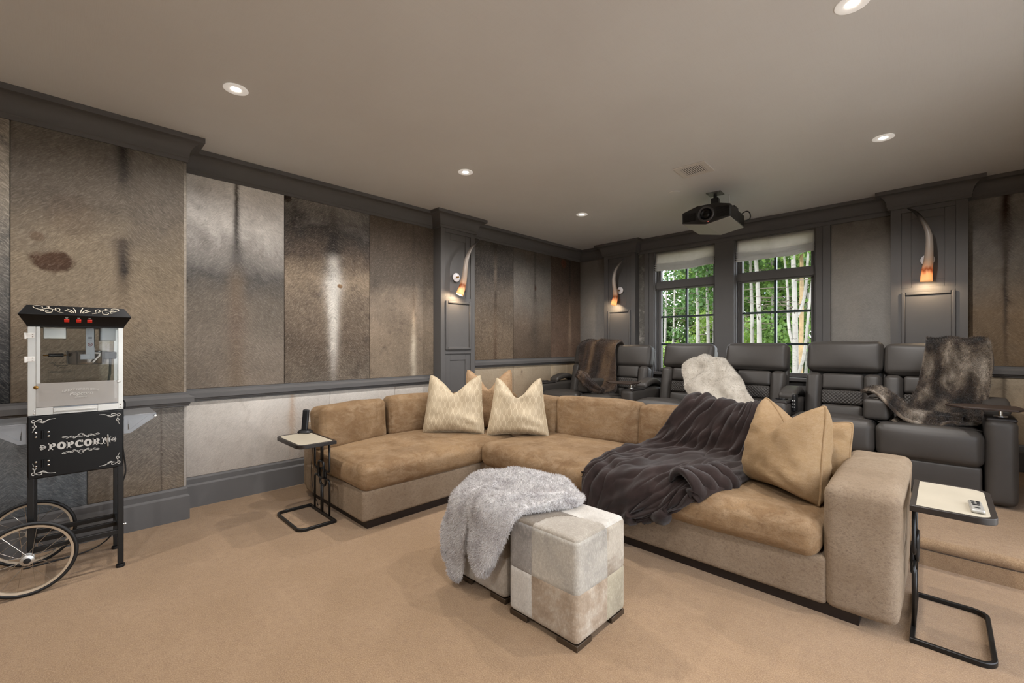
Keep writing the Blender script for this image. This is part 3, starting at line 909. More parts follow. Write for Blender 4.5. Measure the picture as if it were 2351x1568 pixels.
# ---------------------------------------------------------------- pillows
def pillow(name, label, mat, c, w, h, t, rz, lean, chop=.10, ears=1.0, piping=None, seed=0.0, pipe_r=.006, n=26, roll=0.0, narrow=0.0):
    """stands on its bottom edge at c, faces local -y"""
    root = thing(name, label, 'pillow', c, rz, group='throw pillows on the sofa')
    def outline(u, v):
        x = u * w / 2 * (1 - .05 * (1 - v * v)) * (1 - narrow * (v + 1) / 2) * (1 - .05 * abs(u * v) ** 6)
        z = v * h / 2 * (1 - .045 * (1 - u * u)) * (1 - .04 * abs(u * v) ** 6) + h / 2
        if v > 0: z -= chop * (1 - min(1, abs(u))) ** 1.55 * v ** 2.0
        if v < 0: z += .02 * (1 - u * u) * v * v
        return x, z
    R = rotx(lean) @ Matrix.Rotation(roll, 4, 'Y')
    def P(u, v, side):
        x, z = outline(u, v)
        e = max(0.0, (1 - abs(u) ** 2.6)) * max(0.0, (1 - abs(v) ** 2.6))
        th = t / 2 * e ** .45 * (1 + .25 * max(0, -v))
        if v > 0: th *= 1 - .35 * math.exp(-((u) / .30) ** 2) * v
        wr = n3((u * 1.3, v * 1.3, side * 2), 1.7, seed) * .024 + n3((u * 3, v * 3, side * 2), 1.5, seed + 9) * .014
        # creases that run out of the chop and along the bottom
        wr += .010 * math.sin(u * 9 + v * 5 + seed) * max(0, .7 - abs(u)) * max(0, v)
        wr += .022 * math.sin(v * 15 + u * 5 + 3 * n3((u, v, 0), 2, seed)) * max(0, .25 - v) * .7 * max(0, u + .2)
        y = side * (th + wr * min(1, e * 2.2))
        return R @ Vector((x, y, z))
    v = []; f = []
    idx = {}
    for side in (-1, 1):
        for i in range(n + 1):
            for j in range(n + 1):
                u_ = math.sin((-1 + 2 * i / n) * PI / 2); v_ = math.sin((-1 + 2 * j / n) * PI / 2)
                edge = i in (0, n) or j in (0, n)
                key = (0 if edge else side, i, j)
                if key not in idx:
                    idx[key] = len(v); v.append(tuple(P(u_, v_, 0 if edge else side)))
    def g(side, i, j):
        return idx[(0 if (i in (0, n) or j in (0, n)) else side, i, j)]
    for side in (-1, 1):
        for i in range(n):
            for j in range(n):
                f.append((g(side, i, j), g(side, i + 1, j), g(side, i + 1, j + 1), g(side, i, j + 1)))
    MB().add(v, f).build('cover', mat, root, angle=180)
    loop = [(i, 0) for i in range(n)] + [(n, j) for j in range(n)] + [(i, n) for i in range(n, 0, -1)] + [(0, j) for j in range(n, 0, -1)]
    pts = [v[idx[(0, i, j)]] for i, j in loop]
    MB().tube(pts, pipe_r, 6, closed=True).build('piping', piping or mat, root, angle=180)
    return root

def cream_pattern():
    t = NT('cream_lattice_velvet')
    v = t.coord((1, 1, 1))
    s = t.n('ShaderNodeSeparateXYZ'); t.l(v, s.inputs[0])
    # vertical lattice of bottle shapes: pairs of lines that swell and pinch
    px, pz = .052, .105
    wob = t.math('MULTIPLY', t.math('SINE', t.math('MULTIPLY', s.outputs[2], 2 * PI / pz)), 1.9)
    wob = t.math('MULTIPLY', t.math('MAXIMUM', t.math('MINIMUM', wob, 1.0), -1.0), .135)
    xx = t.math('DIVIDE', s.outputs[0], px)
    l1 = t.math('ABSOLUTE', t.math('SUBTRACT', t.math('FRACT', t.math('ADD', xx, wob)), .5))
    l2 = t.math('ABSOLUTE', t.math('SUBTRACT', t.math('FRACT', t.math('ADD', t.math('SUBTRACT', xx, wob), .5)), .5))
    l = t.math('MINIMUM', l1, l2)
    line = t.ramp(l, [(0.035, 1.0), (0.075, 0.0)])
    big = t.noise(v, 5, 3, .6, .5)
    base = t.ramp(big, [(0.35, lin('a8967a')), (0.65, lin('b9a88c'))])
    c = t.mix(t.math('MULTIPLY', line, .55), base, lin('d6c7aa'))
    t.base(c)
    fine = t.noise(v, 300, 2, .6)
    t.bump(t.math('ADD', t.math('MULTIPLY', line, -.6), t.math('MULTIPLY', fine, .4)), .35, .004)
    t.set(Roughness=.6)
    t.b.inputs['Sheen Weight'].default_value = .4
    t.b.inputs['Sheen Tint'].default_value = lin('f3e6cc')
    return t.m
MAT['cream_pillow'] = cream_pattern()
MAT['pillow_peach'] = velvet_mat('peach_pillow', 'a38464', 'ae9273', 'bca385', nap=20, worn=.4)
pillow('throw_pillow', 'cream lattice-pattern pillow nearer the phone table, its top corners upright', MAT['cream_pillow'], (-3.265, 2.545, .455), .60, .565, .23, math.radians(40.5), math.radians(-12), chop=.20, seed=1.3, narrow=.16)
pillow('throw_pillow', 'cream lattice-pattern pillow nearer the plum-brown throw, beside the wide back cushion', MAT['cream_pillow'], (-2.775, 2.905, .455), .585, .545, .23, math.radians(38.5), math.radians(-12), chop=.24, seed=4.1, narrow=.26)
pillow('throw_pillow', 'tan piped pillow tucked behind the two cream pillows', MAT['pillow_peach'], (-3.20, 2.93, .455), .52, .60, .16, math.radians(42), math.radians(-9), chop=.22, seed=7.7, piping=MAT['pillow_peach'], pipe_r=.008, narrow=.12)
pillow('throw_pillow', 'large tan piped pillow leaning against the sofa arm beside the plum-brown throw', MAT['pillow_tan'], (-.655, 2.86, .455), .50, .53, .33, math.radians(-32), math.radians(-10), chop=.17, seed=2.2, pipe_r=.007, narrow=.16)
pillow('throw_pillow', 'tan pillow half hidden behind the large one against the sofa arm', MAT['pillow_tan'], (-.60, 3.17, .455), .46, .40, .17, math.radians(-8), math.radians(-12), chop=.05, seed=5.5, pipe_r=.007)

# ---------------------------------------------------------------- ottomans
def ottoman(label, x0, x1, y0, y1, zt, tones, seed):
    root = thing('cube_ottoman', label, 'ottoman', ((x0 + x1) / 2, (y0 + y1) / 2, 0), group='patchwork hide ottomans')
    w, d, h = x1 - x0, y1 - y0, zt - .024
    n = 40
    v, f = soft_box((w, d, h), .028, n=n, k=3, puff=(.004, .004, .008))
    W = [Vector(p) for p in v]
    su, sf, sr = -w * .14, 0.075 * d, .0     # seam positions
    zc = -.01
    def region(c):
        ax, ay = c.x / (w / 2), c.y / (d / 2)
        top = c.z > h / 2 - .012
        if c.z < -h / 2 + .006: return 'under'
        if top:
            # quarter-round patch reaching in from the near corner
            dx, dy = c.x - w / 2, c.y + d / 2
            if (abs(dx) / (w * .62)) ** 2.6 + (abs(dy) / (d * .58)) ** 2.6 < 1: return 'top_near'
            return 'top_far' if dy > d * .52 else 'top_side'
        row = 'u' if c.z > zc else 'l'
        if c.y < -d / 2 + .02 or c.x > w / 2 - .02:
            if c.y < -d / 2 + .02 and c.x < -w * .13: return row + '_left'
            if c.x > w / 2 - .02 and c.y > d * .08: return row + '_right'
            return row + '_corner'
        if c.x < -w / 2 + .02: return row + ('_west' if c.y < 0 else '_west2')
        return row + '_north'
    groups = {}
    for fc in f:
        c = sum((W[i] for i in fc), Vector()) / 4
        groups.setdefault(region(c), []).append(fc)
    for k, (g, fs) in enumerate(sorted(groups.items())):
        ids = sorted({i for fc in fs for i in fc})
        mp = {i: q for q, i in enumerate(ids)}
        # boundary vertices sink a little so that every seam is a groove
        use = {}
        for fc in fs:
            for a, b in zip(fc, fc[1:] + fc[:1]):
                e = (min(a, b), max(a, b)); use[e] = use.get(e, 0) + 1
        bd = {i for e, c in use.items() if c == 1 for i in e}
        vv = []
        for i in ids:
            p = W[i].copy()
            if i in bd: p *= 1 - .003 / max(.1, p.length)
            vv.append((p.x, p.y, p.z + .024 + h / 2))
        if g == 'under': mat = MAT['plinth']
        else:
            a, b, cc, hv = tones.get(g, ('9b948a', 'a8a197', '82796d', .5))
            t = NT('hide_patch')
            vec = t.coord()
            mp2 = t.n('ShaderNodeMapping'); mp2.inputs['Location'].default_value = (seed + k * 3.7, k * 1.9, seed)
            t.l(vec, mp2.inputs['Vector'])
            big = t.noise(mp2.outputs[0], 4.5, 4, .6, .4)
            hair = t.noise(t.coord((240, 240, 60)), 1.0, 3, .7, .4)
            hair2 = t.noise(mp2.outputs[0], 90, 4, .75)
            col = t.ramp(big, [(.30, lin(cc)), (.52, lin(a)), (.75, lin(b))])
            gg = t.math('ADD', t.math('MULTIPLY', hair, .5), t.math('MULTIPLY', hair2, .5))
            col = t.mix(1.0, col, t.ramp(gg, [(.3, .68), (.62, 1.0)]), 'MULTIPLY')
            col = t.mix(t.ramp(gg, [(.52, 0.0), (.8, .35)]), col, lin('dcd5ca'))
            t.base(col); t.bump(gg, .5, .004); t.set(Roughness=.7)
            t.b.inputs['Sheen Weight'].default_value = .2
            mat = t.m
        MB().add(vv, [tuple(mp[i] for i in fc) for fc in fs]).build('hide_patch' if g != 'under' else 'underside', mat, root, angle=180)
    # inner body closes the seams
    v2, f2 = soft_box((w - .008, d - .008, h - .008), .026, n=4, k=3)
    MB().add(v2, f2, Matrix.Translation((0, 0, .024 + h / 2))).build('body', simple('seam_dark', '6b6157', .8), root, angle=180)
    F = simple('bronze_foot', '4a3d30', .4, metal=.4)
    for sx in (-1, 1):
        for sy in (-1, 1):
            cx, cy = sx * (w / 2 - .006), sy * (d / 2 - .006)
            m = MB().box(min(cx, cx - sx * .11), max(cx, cx - sx * .11), min(cy, cy - sy * .018), max(cy, cy - sy * .018), 0, .026)
            m.box(min(cx, cx - sx * .018), max(cx, cx - sx * .018), min(cy - sy * .018, cy - sy * .11), max(cy - sy * .018, cy - sy * .11), 0, .026)
            m.build('foot', F, root, bevel=.002)
    return root
T1 = {'u_left': ('87827d', '9d9891', '5c5752', .5), 'l_left': ('c9c5bd', 'd2cec6', 'bdb8af', .5), 'u_corner': ('a39d92', 'b9b1a3', '706a63', .5), 'l_corner': ('a08d77', 'cbc3b4', '6e573d', .5),
      'u_right': ('a99f8f', 'b8ae9e', '705b44', .5), 'l_right': ('a29880', 'aca28c', '8f856f', .5), 'top_near': ('9d9486', 'a8a198', '8b8173', .5), 'top_far': ('c2bdb4', 'cdc8bf', 'a59c90', .5), 'top_side': ('6f6456', '7d7264', '5d5347', .5)}
ottoman('patchwork hide cube ottoman in front, its top showing a rounded pale patch', -1.495, -1.087, 1.50, 1.895, .475, T1, 2.0)
T2 = {'u_left': ('9a928a', 'a79f95', '7c746b', .5), 'l_left': ('b9b3a8', 'c4bfb5', 'aaa297', .5), 'u_corner': ('948b80', 'a0978b', '6d655c', .5), 'l_corner': ('b5ac9f', 'c0b8ac', '9b9285', .5)}
ottoman('patchwork hide cube ottoman mostly covered by the pale grey throw', -1.93, -1.545, 1.53, 1.93, .46, T2, 9.0)

# ---------------------------------------------------------------- blankets
def fur(name, mesh_obj, count, length, width, mat, seed=0, droop=.35, lift=.55, spread=.6):
    """short pile: thin blades standing on the surface of mesh_obj"""
    me = mesh_obj.data
    nf = len(me.polygons)
    rng = np.random.default_rng(seed)
    co = np.empty(len(me.vertices) * 3); me.vertices.foreach_get('co', co); co = co.reshape(-1, 3)
    quads = np.array([list(p.vertices)[:4] if len(p.vertices) >= 4 else list(p.vertices) + [p.vertices[-1]] for p in me.polygons])
    A, B, C, D = (co[quads[:, k]] for k in range(4))
    nr = np.cross(C - A, D - B); area = np.linalg.norm(nr, axis=1) + 1e-12
    nr = nr / area[:, None]
    pick = rng.choice(nf, size=count, p=area / area.sum())
    s = rng.random((count, 1)); t = rng.random((count, 1))
    P = (A[pick] * (1 - s) + B[pick] * s) * (1 - t) + (D[pick] * (1 - s) + C[pick] * s) * t
    N = nr[pick]
    rnd = rng.normal(size=(count, 3)) * spread
    dirn = N * lift + rnd * .5 + np.array([0, 0, -droop])
    dirn /= np.linalg.norm(dirn, axis=1)[:, None] + 1e-9
    # keep the blades on the outer side
    dn = (dirn * N).sum(1, keepdims=True)
    dirn = dirn + N * np.maximum(0, .22 - dn)
    side = np.cross(dirn, N + rng.normal(size=(count, 3)) * .3)
    side /= np.linalg.norm(side, axis=1)[:, None] + 1e-9
    Lr = (length * (.6 + .7 * rng.random((count, 1))))
    v0 = P - side * width * .5 - N * .002; v1 = P + side * width * .5 - N * .002; v2 = P + dirn * Lr
    V = np.stack([v0, v1, v2], 1).reshape(-1, 3)
    m = bpy.data.meshes.new(name)
    m.vertices.add(count * 3); m.vertices.foreach_set('co', V.ravel())
    m.loops.add(count * 3); m.loops.foreach_set('vertex_index', np.arange(count * 3, dtype=np.int32))
    m.polygons.add(count); m.polygons.foreach_set('loop_start', np.arange(0, count * 3, 3, dtype=np.int32))
    m.update(); m.validate()
    m.materials.append(mat)
    o = put(name, m, mesh_obj.parent)
    o['kind'] = 'stuff'
    return o

def sheet(name, fn, ns, nt, mat, parent, disp=None, thick=.0, origin=(0, 0, 0), flip=False, relax=0):
    O = Vector(origin)
    G = [[fn(i / ns, j / nt) for j in range(nt + 1)] for i in range(ns + 1)]
    out = []
    for i in range(ns + 1):
        for j in range(nt + 1):
            a = G[min(i + 1, ns)][j] - G[max(i - 1, 0)][j]
            b = G[i][min(j + 1, nt)] - G[i][max(j - 1, 0)]
            nr = a.cross(b)
            nr = nr.normalized() if nr.length > 1e-9 else Vector((0, 0, 1))
            if flip: nr = -nr
            p = G[i][j].copy()
            if disp: p += nr * disp(i / ns, j / nt, p)
            out.append(p - O)
    if relax:
        A = np.array([tuple(p) for p in out]).reshape(ns + 1, nt + 1, 3)
        for _ in range(relax):
            B = A.copy()
            B[1:-1, 1:-1] = (A[:-2, 1:-1] + A[2:, 1:-1] + A[1:-1, :-2] + A[1:-1, 2:]) / 4
            for e in (0, -1):
                B[1:-1, e] = (A[:-2, e] + A[2:, e] + A[1:-1, e] * 2) / 4
                B[e, 1:-1] = (A[e, :-2] + A[e, 2:] + A[e, 1:-1] * 2) / 4
            A = B
        out = [Vector(p) for p in A.reshape(-1, 3)]
    f = []
    for i in range(ns):
        for j in range(nt):
            a = i * (nt + 1) + j
            f.append((a, a + 1, a + nt + 2, a + nt + 1) if flip else (a, a + nt + 1, a + nt + 2, a + 1))
    me = bpy.data.meshes.new(name)
    me.from_pydata([tuple(p) for p in out], [], f)
    me.materials.append(mat)
    me.polygons.foreach_set('use_smooth', [True] * len(me.polygons))
    me.update()
    o = put(name, me, parent)
    if thick:
        s = o.modifiers.new('thickness', 'SOLIDIFY'); s.thickness = thick; s.offset = -1
    return o

def spline(pts, t):
    """Catmull-Rom through pts (equal spacing), t in 0..1; pts are tuples"""
    n = len(pts) - 1
    x = max(0.0, min(.999999, t)) * n
    i = int(x); u = x - i
    p0 = pts[max(i - 1, 0)]; p1 = pts[i]; p2 = pts[i + 1]; p3 = pts[min(i + 2, n)]
    return [0.5 * ((2 * b) + (-a + c) * u + (2 * a - 5 * b + 4 * c - d) * u * u + (-a + 3 * b - 3 * c + d) * u ** 3) for a, b, c, d in zip(p0, p1, p2, p3)]

def ridge(x): return 1 - abs(math.sin(x))

# plum-brown ruched throw over the sofa: rows = (y, z, x_left, x_right)
MAT['plum'] = fur_mat('plum_plush', [(.25, '1f1613'), (.5, '281d1a'), (.8, '342724')], scale=9, fine=260, bump=.35, sheen=.16)
ROWS = [(3.60, .58, -1.36, -.90), (3.605, .74, -1.39, -.90), (3.56, .835, -1.41, -.88), (3.45, .84, -1.43, -.86), (3.375, .76, -1.50, -.845), (3.32, .64, -1.58, -.835), (3.26, .525, -1.66, -.83), (3.12, .49, -1.73, -.83), (2.95, .488, -1.755, -.835),
        (2.78, .488, -1.75, -.85), (2.62, .485, -1.74, -.885), (2.515, .463, -1.735, -.93), (2.455, .395, -1.73, -.98), (2.445, .30, -1.725, -1.06), (2.448, .20, -1.72, -1.20)]
PLUM = thing('throw_blanket', 'plum-brown ruched plush throw draped over the sofa back and seat', 'blanket', (-1.3, 2.95, .46), group='throws')
def plum(s, t):
    y, z, a, b = spline(ROWS, t)
    x = a + (b - a) * s
    e = max(0, 1 - min(s, 1 - s) / .05)
    edge = -.018 * e * e
    # hem rises towards the folded-back corner
    hem = 0.0
    if t > .80:
        k = (t - .80) / .20
        z += k * .10 * max(0, (s - .35)) * 1.3 + k * .02 * math.sin(s * 21)
    if t < .3: z += .02 * math.sin(s * 6 + 1.0) * (1 - t / .3)
    return Vector((x, y, z + (edge if .1 < t < .85 else 0)))
def plum_disp(s, t, p):
    # ruched pile: meandering, branching ridges that run down the throw and pinch together here and there
    wx = n3((s * 2.2, t * 2.6, 0), 1.0, 3); wy = n3((s * 2.6, t * 2.0, 7), 1.0, 17); w2 = n3((s * 6.5, t * 7.0, 0), 1, 8)
    w = s * 26.0 + t * 8.0 + 5.5 * wx + 2.2 * w2
    r = abs(math.sin(w * 1.2)) ** .75
    g = s * 19.0 + t * 15.0 + 5.0 * wy - 2.0 * w2
    r2 = abs(math.sin(g * 1.3 + 1.0)) ** .8
    k = min(1, max(0, .5 + 1.1 * n3((s * 2.8, t * 3.4, 4), 1.0, 31)))
    pin = .5 + .5 * math.sin(t * 36 + 7 * n3((s * 4, t * 3, 0), 1, 12) + s * 16)
    d = (.042 * r * k + .038 * r2 * (1 - k)) * (.42 + .58 * pin) + .030 * max(0, n3((s * 3.2, t * 4.5, 2), 1.0, 20)) + .010 * n3((s * 14, t * 16, 2), 1.0, 22)
    e = min(s, 1 - s, 1.0)
    return d * min(1, e / .03) + .014
pl = sheet('plush', plum, 190, 240, MAT['plum'], PLUM, plum_disp, .024, (-1.3, 2.95, .46), flip=True)
# the folded-back corner that curls into an open roll on the front edge
def curl():
    c0 = Vector((-1.045, 2.485, .475)); ax = Vector((.42, .80, .05)).normalized()
    u = Vector((0, 0, 1)); s = ax.cross(u).normalized()
    def fn(a, b):
        ang = -2.2 + a * 5.1
        rr = .050 + .012 * math.sin(a * 9) + .020 * a - .02 * b
        p = c0 + ax * (b * .34 - .02 + .025 * math.sin(a * 5)) + s * (rr * math.cos(ang) * 1.15) + u * (rr * math.sin(ang) + .005 + .02 * b)
        return p
    return sheet('rolled_corner', fn, 40, 30, MAT['plum'], PLUM, lambda s, t, p: .010 * math.sin(t * 24 + s * 6 + 2 * n3(p, 12, 3)) + .012 * n3(p, 14, 4), .03, (-1.3, 2.95, .46))
curl()

# pale grey plush throw over the ottomans
MAT['grey_plush'] = fur_mat('grey_plush', [(.25, 'a39d9c'), (.5, 'c4c0be'), (.8, 'd6d3d0')], scale=12, fine=120, bump=.7, sheen=.1)
GREY = thing('throw_blanket', 'pale grey plush throw spread over the two ottomans', 'blanket', (-1.65, 1.65, .47), group='throws')
def grey_flat(s, t):
    back_e = [(-2.03, 1.90), (-1.86, 2.03), (-1.66, 2.03), (-1.50, 2.00), (-1.345, 1.925)]
    front_e = [(-2.10, 1.30), (-2.02, 1.14), (-1.885, 1.05), (-1.80, 1.10), (-1.745, 1.43), (-1.70, 1.22), (-1.63, 1.155), (-1.56, 1.24), (-1.485, 1.40), (-1.42, 1.55), (-1.36, 1.66)]
    left_e = [(-2.10, 1.30), (-2.14, 1.50), (-2.12, 1.72), (-2.03, 1.90)]
    right_e = [(-1.36, 1.66), (-1.315, 1.74), (-1.305, 1.84), (-1.345, 1.925)]
    B = spline(back_e, s); F = spline(front_e, s); Lf = spline(left_e, t); Rt = spline(right_e, t)
    c = [(1 - t) * F[k] + t * B[k] + (1 - s) * Lf[k] + s * Rt[k] - ((1 - s) * (1 - t) * front_e[0][k] + s * (1 - t) * front_e[-1][k] + (1 - s) * t * back_e[0][k] + s * t * back_e[-1][k]) for k in (0, 1)]
    return c
def grey(s, t):
    x, y = grey_flat(s, t)
    X0, X1, Y0, Y1, Zt = -1.905, -1.0, 1.545, 2.2, .485
    ex, ey = max(X0, min(X1, x)), max(Y0, min(Y1, y))
    dx, dy = x - ex, y - ey
    d = math.hypot(dx, dy)
    lift = .045 * math.exp(-((x + 1.75) / .28) ** 2 - ((y - 1.80) / .22) ** 2)
    if d < 1e-6: return Vector((x, y, Zt + lift))
    nx, ny = dx / d, dy / d
    R = .055
    if d < R * PI / 2:
        a = d / R
        return Vector((ex + nx * R * math.sin(a), ey + ny * R * math.sin(a), Zt - R * (1 - math.cos(a)) + lift))
    k = d - R * PI / 2
    fl = .05 + .22 * k * (abs(nx) > .3) + .04 * k
    return Vector((ex + nx * (R + fl * .6 * min(1, k * 6)), ey + ny * (R + fl * .35 * min(1, k * 6)), Zt - R - k * .97))
def grey_disp(s, t, p):
    w = (p.x * .60 - p.y * .9 + p.z * .25) * 19 + 1.6 * n3(p, 2.6, 4)
    f1 = (.5 + .5 * math.sin(w)) ** 1.5
    f2 = n3(p, 7.0, 9)
    e = min(s, 1 - s, t, 1 - t)
    return .012 + (.040 * f1 + .010 * f2 + .022 * math.exp(-((t - .34 - .10 * s) / .05) ** 2) * min(1, s * 2)) * min(1, e / .04) - .012 * max(0, 1 - e / .02)
gp = sheet('plush', grey, 110, 100, MAT['grey_plush'], GREY, grey_disp, .03, (-1.65, 1.65, .47), relax=3)
fur('pile', gp, 60000, .013, .0030, MAT['grey_plush'], seed=3, droop=.25)
# ---------------------------------------------------------------- recliners
YR = 4.535
def recliner(label, x0, x1, left_arm=None, right_arm=None, console=None, tray=None, cup=(), pad=None, seed=0.0, dz=0.0):
    """origin on the platform at the middle of the front edge; local y runs to the back"""
    xc = (x0 + x1) / 2
    root = thing('recliner', label, 'recliner', (xc, YR, PLAT_Z), group='grey leather recliners on the platform')
    w = x1 - x0 - .008
    Lm = MAT['leather']
    soft('lower_panel', Lm, root, (0, .06, .145), (w - .02, .10, .235), .02, n=6, puff=(0, .006, 0), amp=.002, seed=seed)
    soft('footrest', Lm, root, (0, .07, .385), (w, .17, .26), .055, n=8, k=4, puff=(.004, .020, .012), amp=.005, nscale=5, seed=seed + 1)
    bx('frame', MAT['leather_dark'], root, -w / 2 + .01, w / 2 - .01, .10, .84, .03, .34, .01)
    def seatshape(p, u):
        p.z -= .055 * max(0, (u[1] + .4)) * (1 if u[2] > 0 else 0)
        return p
    soft('seat', Lm, root, (0, .36, .42), (w, .58, .20), .06, n=10, k=4, puff=(.004, .01, .018), amp=.006, nscale=4, seed=seed + 2, shape=seatshape)
    pts = [((-1 + 2 * i / 16) * w * .49, .13 + .05 * (1 - (-1 + 2 * i / 16) ** 2) - .02, .523 - .012 * abs(-1 + 2 * i / 16) ** 3) for i in range(17)]
    MB().tube(pts, .0035, 5).build('seam', MAT['leather_dark'], root, angle=180)
    # leaning back, built upright and tilted
    T = Matrix.Translation((0, .60, .40)) @ rotx(-math.radians(13.5))
    def bs(name, c, size, r, mat=Lm, **kw):
        v, f = soft_box(size, r, **kw)
        return MB().add(v, f, T @ Matrix.Translation(c)).build(name, mat, root, angle=180)
    cw = w * .54
    bs('back_shell', (0, .15, .36), (w - .004, .07, .72), .03, n=6)
    for s in (-1, 1):
        bs('bolster', (s * (w / 2 - (w - cw) / 4), .055, .24), ((w - cw) / 2 - .002, .15, .47), .045, n=6, k=4, puff=(.002, .012, .006), amp=.004, nscale=5, seed=seed + 4 + s)
    bs('back_panel', (0, .06, .395), (cw, .13, .155), .025, n=6, puff=(0, .008, .002), amp=.003, seed=seed + 6)
    bs('quilted_panel', (0, .06, .245), (cw, .13, .135), .018, mat=MAT['quilt'], n=6, puff=(0, .006, .002))
    bs('back_panel', (0, .055, .09), (cw, .14, .165), .03, n=6, puff=(0, .014, .002), amp=.003, seed=seed + 7)
    bs('headrest', (0, .075, .635 + dz), (w, .16, .295), .05, n=8, k=4, puff=(.006, .022, .008), amp=.006, nscale=5, seed=seed + 8)
    def arm(s, tray_on, cup_on):
        ax = s * (w / 2 + .082)
        soft('arm', Lm, root, (ax, .42, .315), (.158, .84, .60), .045, n=8, k=4, puff=(.004, .006, .006), amp=.003, nscale=5, seed=seed + 10 + s)
        def arc(p, u):
            p.z += .055 * math.sin(max(0, min(1, (u[1] + 1) / 2)) * PI) - .06 * max(0, u[1]) ** 2
            return p
        soft('arm_pad', MAT['leather_dark'] if False else Lm, root, (ax, .60, .635), (.150, .50, .07), .032, n=8, k=3, shape=arc)
        soft('arm_top', MAT['leather_dark'], root, (ax, .17, .612), (.150, .30, .03), .014, n=4, k=3)
        if cup_on:
            MB().lathe([(.036, 0), (.050, 0), (.050, .012), (.046, .016), (.040, .016), (.036, .010)], 20, Matrix.Translation((ax, .17, .622)), cap=False).lathe([(.037, .002), (.001, .002)], 20, Matrix.Translation((ax, .17, .622)), cap=False).build('cup_holder', MAT['black_gloss'], root)
        if tray_on:
            MB().lathe([(.038, .0), (.036, .008), (.012, .010), (.011, .055)], 16, Matrix.Translation((ax, .12, .626))).build('tray_post', MAT['steel'], root)
            poly = [(-.30, -.03), (-.20, -.155), (.06, -.15), (.10, -.02), (.06, .14), (-.20, .13)]
            a = MB().prism(poly, 0, .014, Matrix.Translation((ax + tray[1], .12 + tray[2], .682)) @ rotz(tray[3])).build('tray', MAT['tray'], root, bevel=.003)
        if pad == s:
            soft('control_pad', MAT['black_plastic'], root, (ax + s * .10, .20, .60), (.035, .10, .16), .012, n=4)
            for k in range(3):
                for q in range(2):
                    MB().box(ax + s * .10 - .012 + q * .016, ax + s * .10 - .004 + q * .016, .147, .152, .56 + k * .03, .568 + k * .03).build('button', MAT['white_print'], root)
    if left_arm: arm(-1, tray and tray[0] == -1, -1 in cup)
    if right_arm: arm(1, tray and tray[0] == 1, 1 in cup)
    if console is not None:
        soft('fold_down_armrest', Lm, root, (console, .42, .605), (.165, .62, .165), .028, n=6, k=4, puff=(.004, .004, .004), amp=.002, seed=seed + 20)
        MB().lathe([(.034, 0), (.040, 0), (.040, .006), (.034, .006)], 18, Matrix.Translation((console, .24, .688)), cap=False).build('cup_ring', MAT['steel'], root)
    return root
recliner('grey leather recliner in the corner by the hide wall, partly under the brown fur throw', -3.88, -3.28, left_arm=True, console=.30, cup=(-1,), seed=1, dz=-.02)
recliner('grey leather recliner with a tray on its arm, next to the brown fur throw', -3.28, -2.68, right_arm=True, tray=(1, 0.0, 0.0, .1), seed=31, dz=-.02)
recliner('grey leather recliner before the window nearer the corner, left of the white throw', -2.505, -1.895, console=.37, seed=61, dz=-.005)
recliner('grey leather recliner under the white throw, between the two windows', -1.765, -1.145, right_arm=True, cup=(1,), pad=1, seed=91)
recliner('grey leather recliner below the pale hide panel, beside the grey fur throw', -.978, -.378, console=.298, seed=121, dz=.015)
recliner('grey leather recliner carrying the grey fur throw, with a tray on its arm', -.378, .225, right_arm=True, tray=(1, .02, -.02, -.05), seed=151, dz=-.005)

# ---------------------------------------------------------------- throws on the recliners
def throw(label, rows, mat, disp, seed, ns=70, nt=90, thick=.022, pile=20000, plen=.018, pw=.003, extra=None, origin=None):
    o = origin or (rows[0][2], rows[0][0], rows[0][1])
    root = thing('throw_blanket', label, 'blanket', o, group='throws')
    def fn(s, t):
        y, z, a, b = spline(rows, t)
        x = a + (b - a) * s
        q = extra(s, t) if extra else (0, 0, 0)
        return Vector((x + q[0], y + q[1], z + q[2]))
    b = sheet('fur_face', fn, ns, nt, mat, root, disp, thick, o, flip=True)
    if pile: fur('pile', b, pile, plen, pw, mat, seed=int(seed), droop=.4)
    return root, b
# dark brown striped fur over the corner recliners
def striped(name, stops, axis_scale, base_scale):
    t = NT(name)
    v = t.coord(axis_scale)
    a = t.noise(v, base_scale, 3, .55, .35)
    f = t.noise(t.coord(), 170, 3, .7)
    c = t.ramp(t.math('ADD', a, t.math('MULTIPLY', t.math('SUBTRACT', f, .5), .22)), [(p, lin(h)) for p, h in stops])
    t.base(c); t.bump(f, .8, .008); t.set(Roughness=.8)
    t.b.inputs['Specular IOR Level'].default_value = .15
    t.b.inputs['Sheen Weight'].default_value = .25
    return t.m
MAT['brown_fur'] = striped('brown_fur', [(.30, '170e08'), (.47, '2e1f15'), (.60, '4d3928'), (.76, '80664a')], (3.6, .5, .5), 1.7)
rows = [(5.46, 1.00, -3.72, -3.16), (5.46, 1.20, -3.73, -3.15), (5.42, 1.325, -3.735, -3.14), (5.30, 1.345, -3.735, -3.14), (5.20, 1.29, -3.73, -3.135), (5.155, 1.15, -3.70, -3.11), (5.11, 1.00, -3.66, -3.08), (5.05, .86, -3.60, -3.04), (4.97, .74, -3.48, -2.98), (4.86, .685, -3.38, -2.96), (4.74, .685, -3.28, -2.95)]
TH1, _ = throw('dark brown striped fur throw hanging over the recliner back in the corner', rows, MAT['brown_fur'], lambda s, t, p: .020 * (1 - (2 * s - 1) ** 4) + .014 * math.sin(s * 14 + 2 * n3(p, 3, 2)) * .6 + .014 * n3(p, 9, 3), 5, pile=34000, plen=.022)
